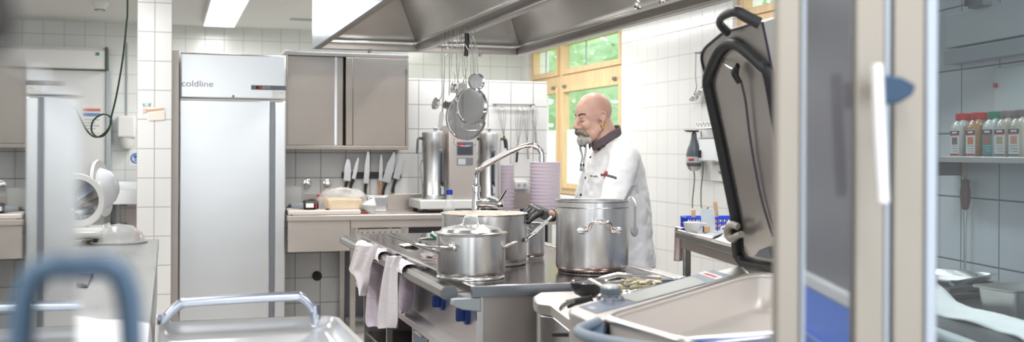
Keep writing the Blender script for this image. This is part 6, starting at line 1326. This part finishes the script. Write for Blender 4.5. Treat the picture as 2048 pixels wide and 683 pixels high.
MB(t).slab([at(152, 572, Z=.902), at(175, 574, Z=.902), at(184, 551, Z=.902), at(160, 550, Z=.902)], (0, 0, .012)).build('blade', dsteel, t, bevel=.002); MB(t).tube([at(160, 550, Z=.912), at(184, 551, Z=.912)], .010, 10).build('grip', grey, t)
t = thing('cloth', 'folded white cloth hanging over the left counter\'s edge in the foreground', 'cloth', (-.1, 2.75, .9))
def cf(u, v):
    x_ = -.36+.314*min(1, v*1.25); y_ = 3.15-.62*u+.04*math.sin(v*5); dr = max(0, v-.80)/.2
    return Vector((x_+.010*dr+.003*math.sin(u*9)*dr, y_, .905+.045*math.sin(PI*min(1, u*1.3))*(1-dr)*(.6+.4*math.sin(v*4))-.16*dr*dr+.012*noise.noise((u*5, v*5, 1))))
MB(t).grid(cf, 26, 26).build('fabric', mat('bright_cloth', (.97, .97, .98), 0, .9), t, solid=.008)
# ================================================================== trolley
t = thing('trolley', 'steel serving trolley with a bent tube handle in the left foreground', 'trolley', (.18, 2.8, 0))
Tz = .885; a = at(318, 650, d=3.1); b = at(632, 646, Y=a.y); W_ = (b-a); W_.z = 0; wl = W_.length; wu = W_.normalized(); wf = Vector((-wu.y, wu.x, 0))
O_ = Vector((a.x, a.y, 0))
def tp_(u, v, z): return O_+wu*u-wf*v+UP*z
def rr_(u0, u1, v0, v1, r, z, k=5):
    P = []
    for cu, cv, a0_ in ((u1-r, v0+r, -PI/2), (u1-r, v1-r, 0), (u0+r, v1-r, PI/2), (u0+r, v0+r, PI)):
        for i in range(k+1): q = a0_+PI/2*i/k; P.append(tp_(cu+r*math.cos(q), cv+r*math.sin(q), z))
    return P
def tray(z, nm):
    L = [rr_(-.004, wl+.06, .0, .85, .06, z-.012), rr_(-.004, wl+.06, 0, .85, .06, z+.004), rr_(-.0, wl+.045, .015, .835, .055, z+.006), rr_(.012, wl+.03, .03, .82, .05, z-.02), rr_(.03, wl-.005, .065, .785, .05, z-.028)]
    n = len(L[0]); V = [p for l_ in L for p in l_]
    tray_m = mat('tray_steel', (.84, .845, .85), .75, .28, var=.1, vscale=4)
    return MB(t).add(V, [tuple(4*n+i for i in range(n))]+[(j*n+i, j*n+(i+1) % n, (j+1)*n+(i+1) % n, (j+1)*n+i) for j in range(4) for i in range(n)]).build(nm, tray_m, t, solid=.002, ang=50)
tray(Tz, 'top_tray'); tray(.50, 'lower_tray'); tray(.22, 'lower_tray')
hz_ = at(470, 598, Y=a.y).z; r_ = .014
for nm, v0, h in (('handle', .02, hz_), ('far_frame', .83, Tz+.0)):
    q = [tp_(.01, v0, .08), tp_(.01, v0, h-.10), tp_(.012, v0, h-.055), tp_(.055, v0, h-.008), tp_(.10, v0, h), tp_(wl-.09, v0, h+.006), tp_(wl-.045, v0, h), tp_(wl-.012, v0, h-.04), tp_(wl-.005, v0, h-.10), tp_(wl-.005, v0, .08)] if nm == 'handle' else [tp_(.01, v0, .08), tp_(.01, v0, h)]
    MB(t).tube(q, r_, 14, smooth=5 if nm == 'handle' else 0).build(nm, mat('tube_steel', (.72, .75, .80), 1, .28), t)
MB(t).tube([tp_(wl-.005, .83, .08), tp_(wl-.005, .83, Tz)], r_, 14).build('far_frame', MATS['tube_steel'], t)
for u in (.01, wl-.005):
    for v in (.02, .83):
        p = tp_(u, v, .045); wv = MB(t).cyl(p-wu*.014, p+wu*.014, .045, 24).build('wheel', rubber, t, bevel=.004); MB(t).box(tuple(p+UP*.04), (.04, .03, .03)).build('castor_fork', steel, wv)
# ================================================================== tall cabinet close on the left, its polished side seen edge-on
t = thing('steel_cabinet', 'tall polished steel cabinet close on the left with a mirror like side', 'cabinet', (-.3, .48, 0))
MB(t).bb(-.60, -.05, .26, .6925, .10, 1.421).build('body', mirror, t, bevel=.002)
for x_ in (-.56, -.09):
    for y_ in (.30, .65): MB(t).cyl((x_, y_, 0), (x_, y_, .1), .02, 14).build('foot', dsteel, t)
MB(t).tube([(-.05, .678, 1.320), (-.0375, .678, 1.321), (-.0275, .678, 1.3165), (-.022, .678, 1.3025), (-.020, .678, 1.28), (-.018, .678, 1.245), (-.022, .678, 1.215), (-.05, .678, 1.20)], .0074, 14, smooth=6).build('bow_handle', mat('pale_blue_grey', (.33, .43, .53), 0, .45), t, label='blue grey bow handle')
t = thing('cloth_bundle', 'dark blurred bundle lying on the tall cabinet at the picture\'s upper left corner', 'bundle', (-.09, .42, 1.4215))
MB(t).tube([(-.094, .30, 1.446), (-.085, .40, 1.449), (-.087, .50, 1.446)], [.022, .026, .023], 16, smooth=4).build('bundle', mat('bundle_dark', (.20, .19, .19), 0, .6), t)
MB(t).tube([(-.087, .40, 1.4235), (-.058, .40, 1.445), (-.074, .40, 1.474), (-.10, .40, 1.476), (-.115, .40, 1.445)], .004, 8, smooth=4).build('strap', rubber, t)
# ================================================================== hanging cable
p = at(255, 0, d=5.0)
P = [Vector((p.x, p.y, H_CEIL)), at(255, 0, d=5.0), at(253, 45, d=5.0), at(245, 120, d=5.0), at(233, 190, d=5.0), at(222, 236, d=5.0), at(219, 255, d=5.02), at(207, 271, d=5.04), at(192, 272, d=5.05), at(183, 260, d=5.05), at(186, 242, d=5.04), at(200, 230, d=5.03), at(214, 229, d=5.0), at(223, 240, d=4.98), at(216, 258, d=4.98), at(200, 272, d=4.98), at(186, 272, d=4.98), at(172, 258, d=4.98), at(160, 235, d=5.0), at(148, 215, d=5.1), at(125, 235, d=5.3), at(105, 330, d=5.6), at(110, 420, d=5.8), Vector((-.70, 6.0, .99))]
MB(p).tube(P, .0042, 8, smooth=6).build('hanging_cable', mat('cable_dark_green', (.20, .27, .19), 0, .5), label='dark green cable hanging in a loop from the ceiling left of the tiled pillar', cat='cable')
bpy.context.view_layer.update()
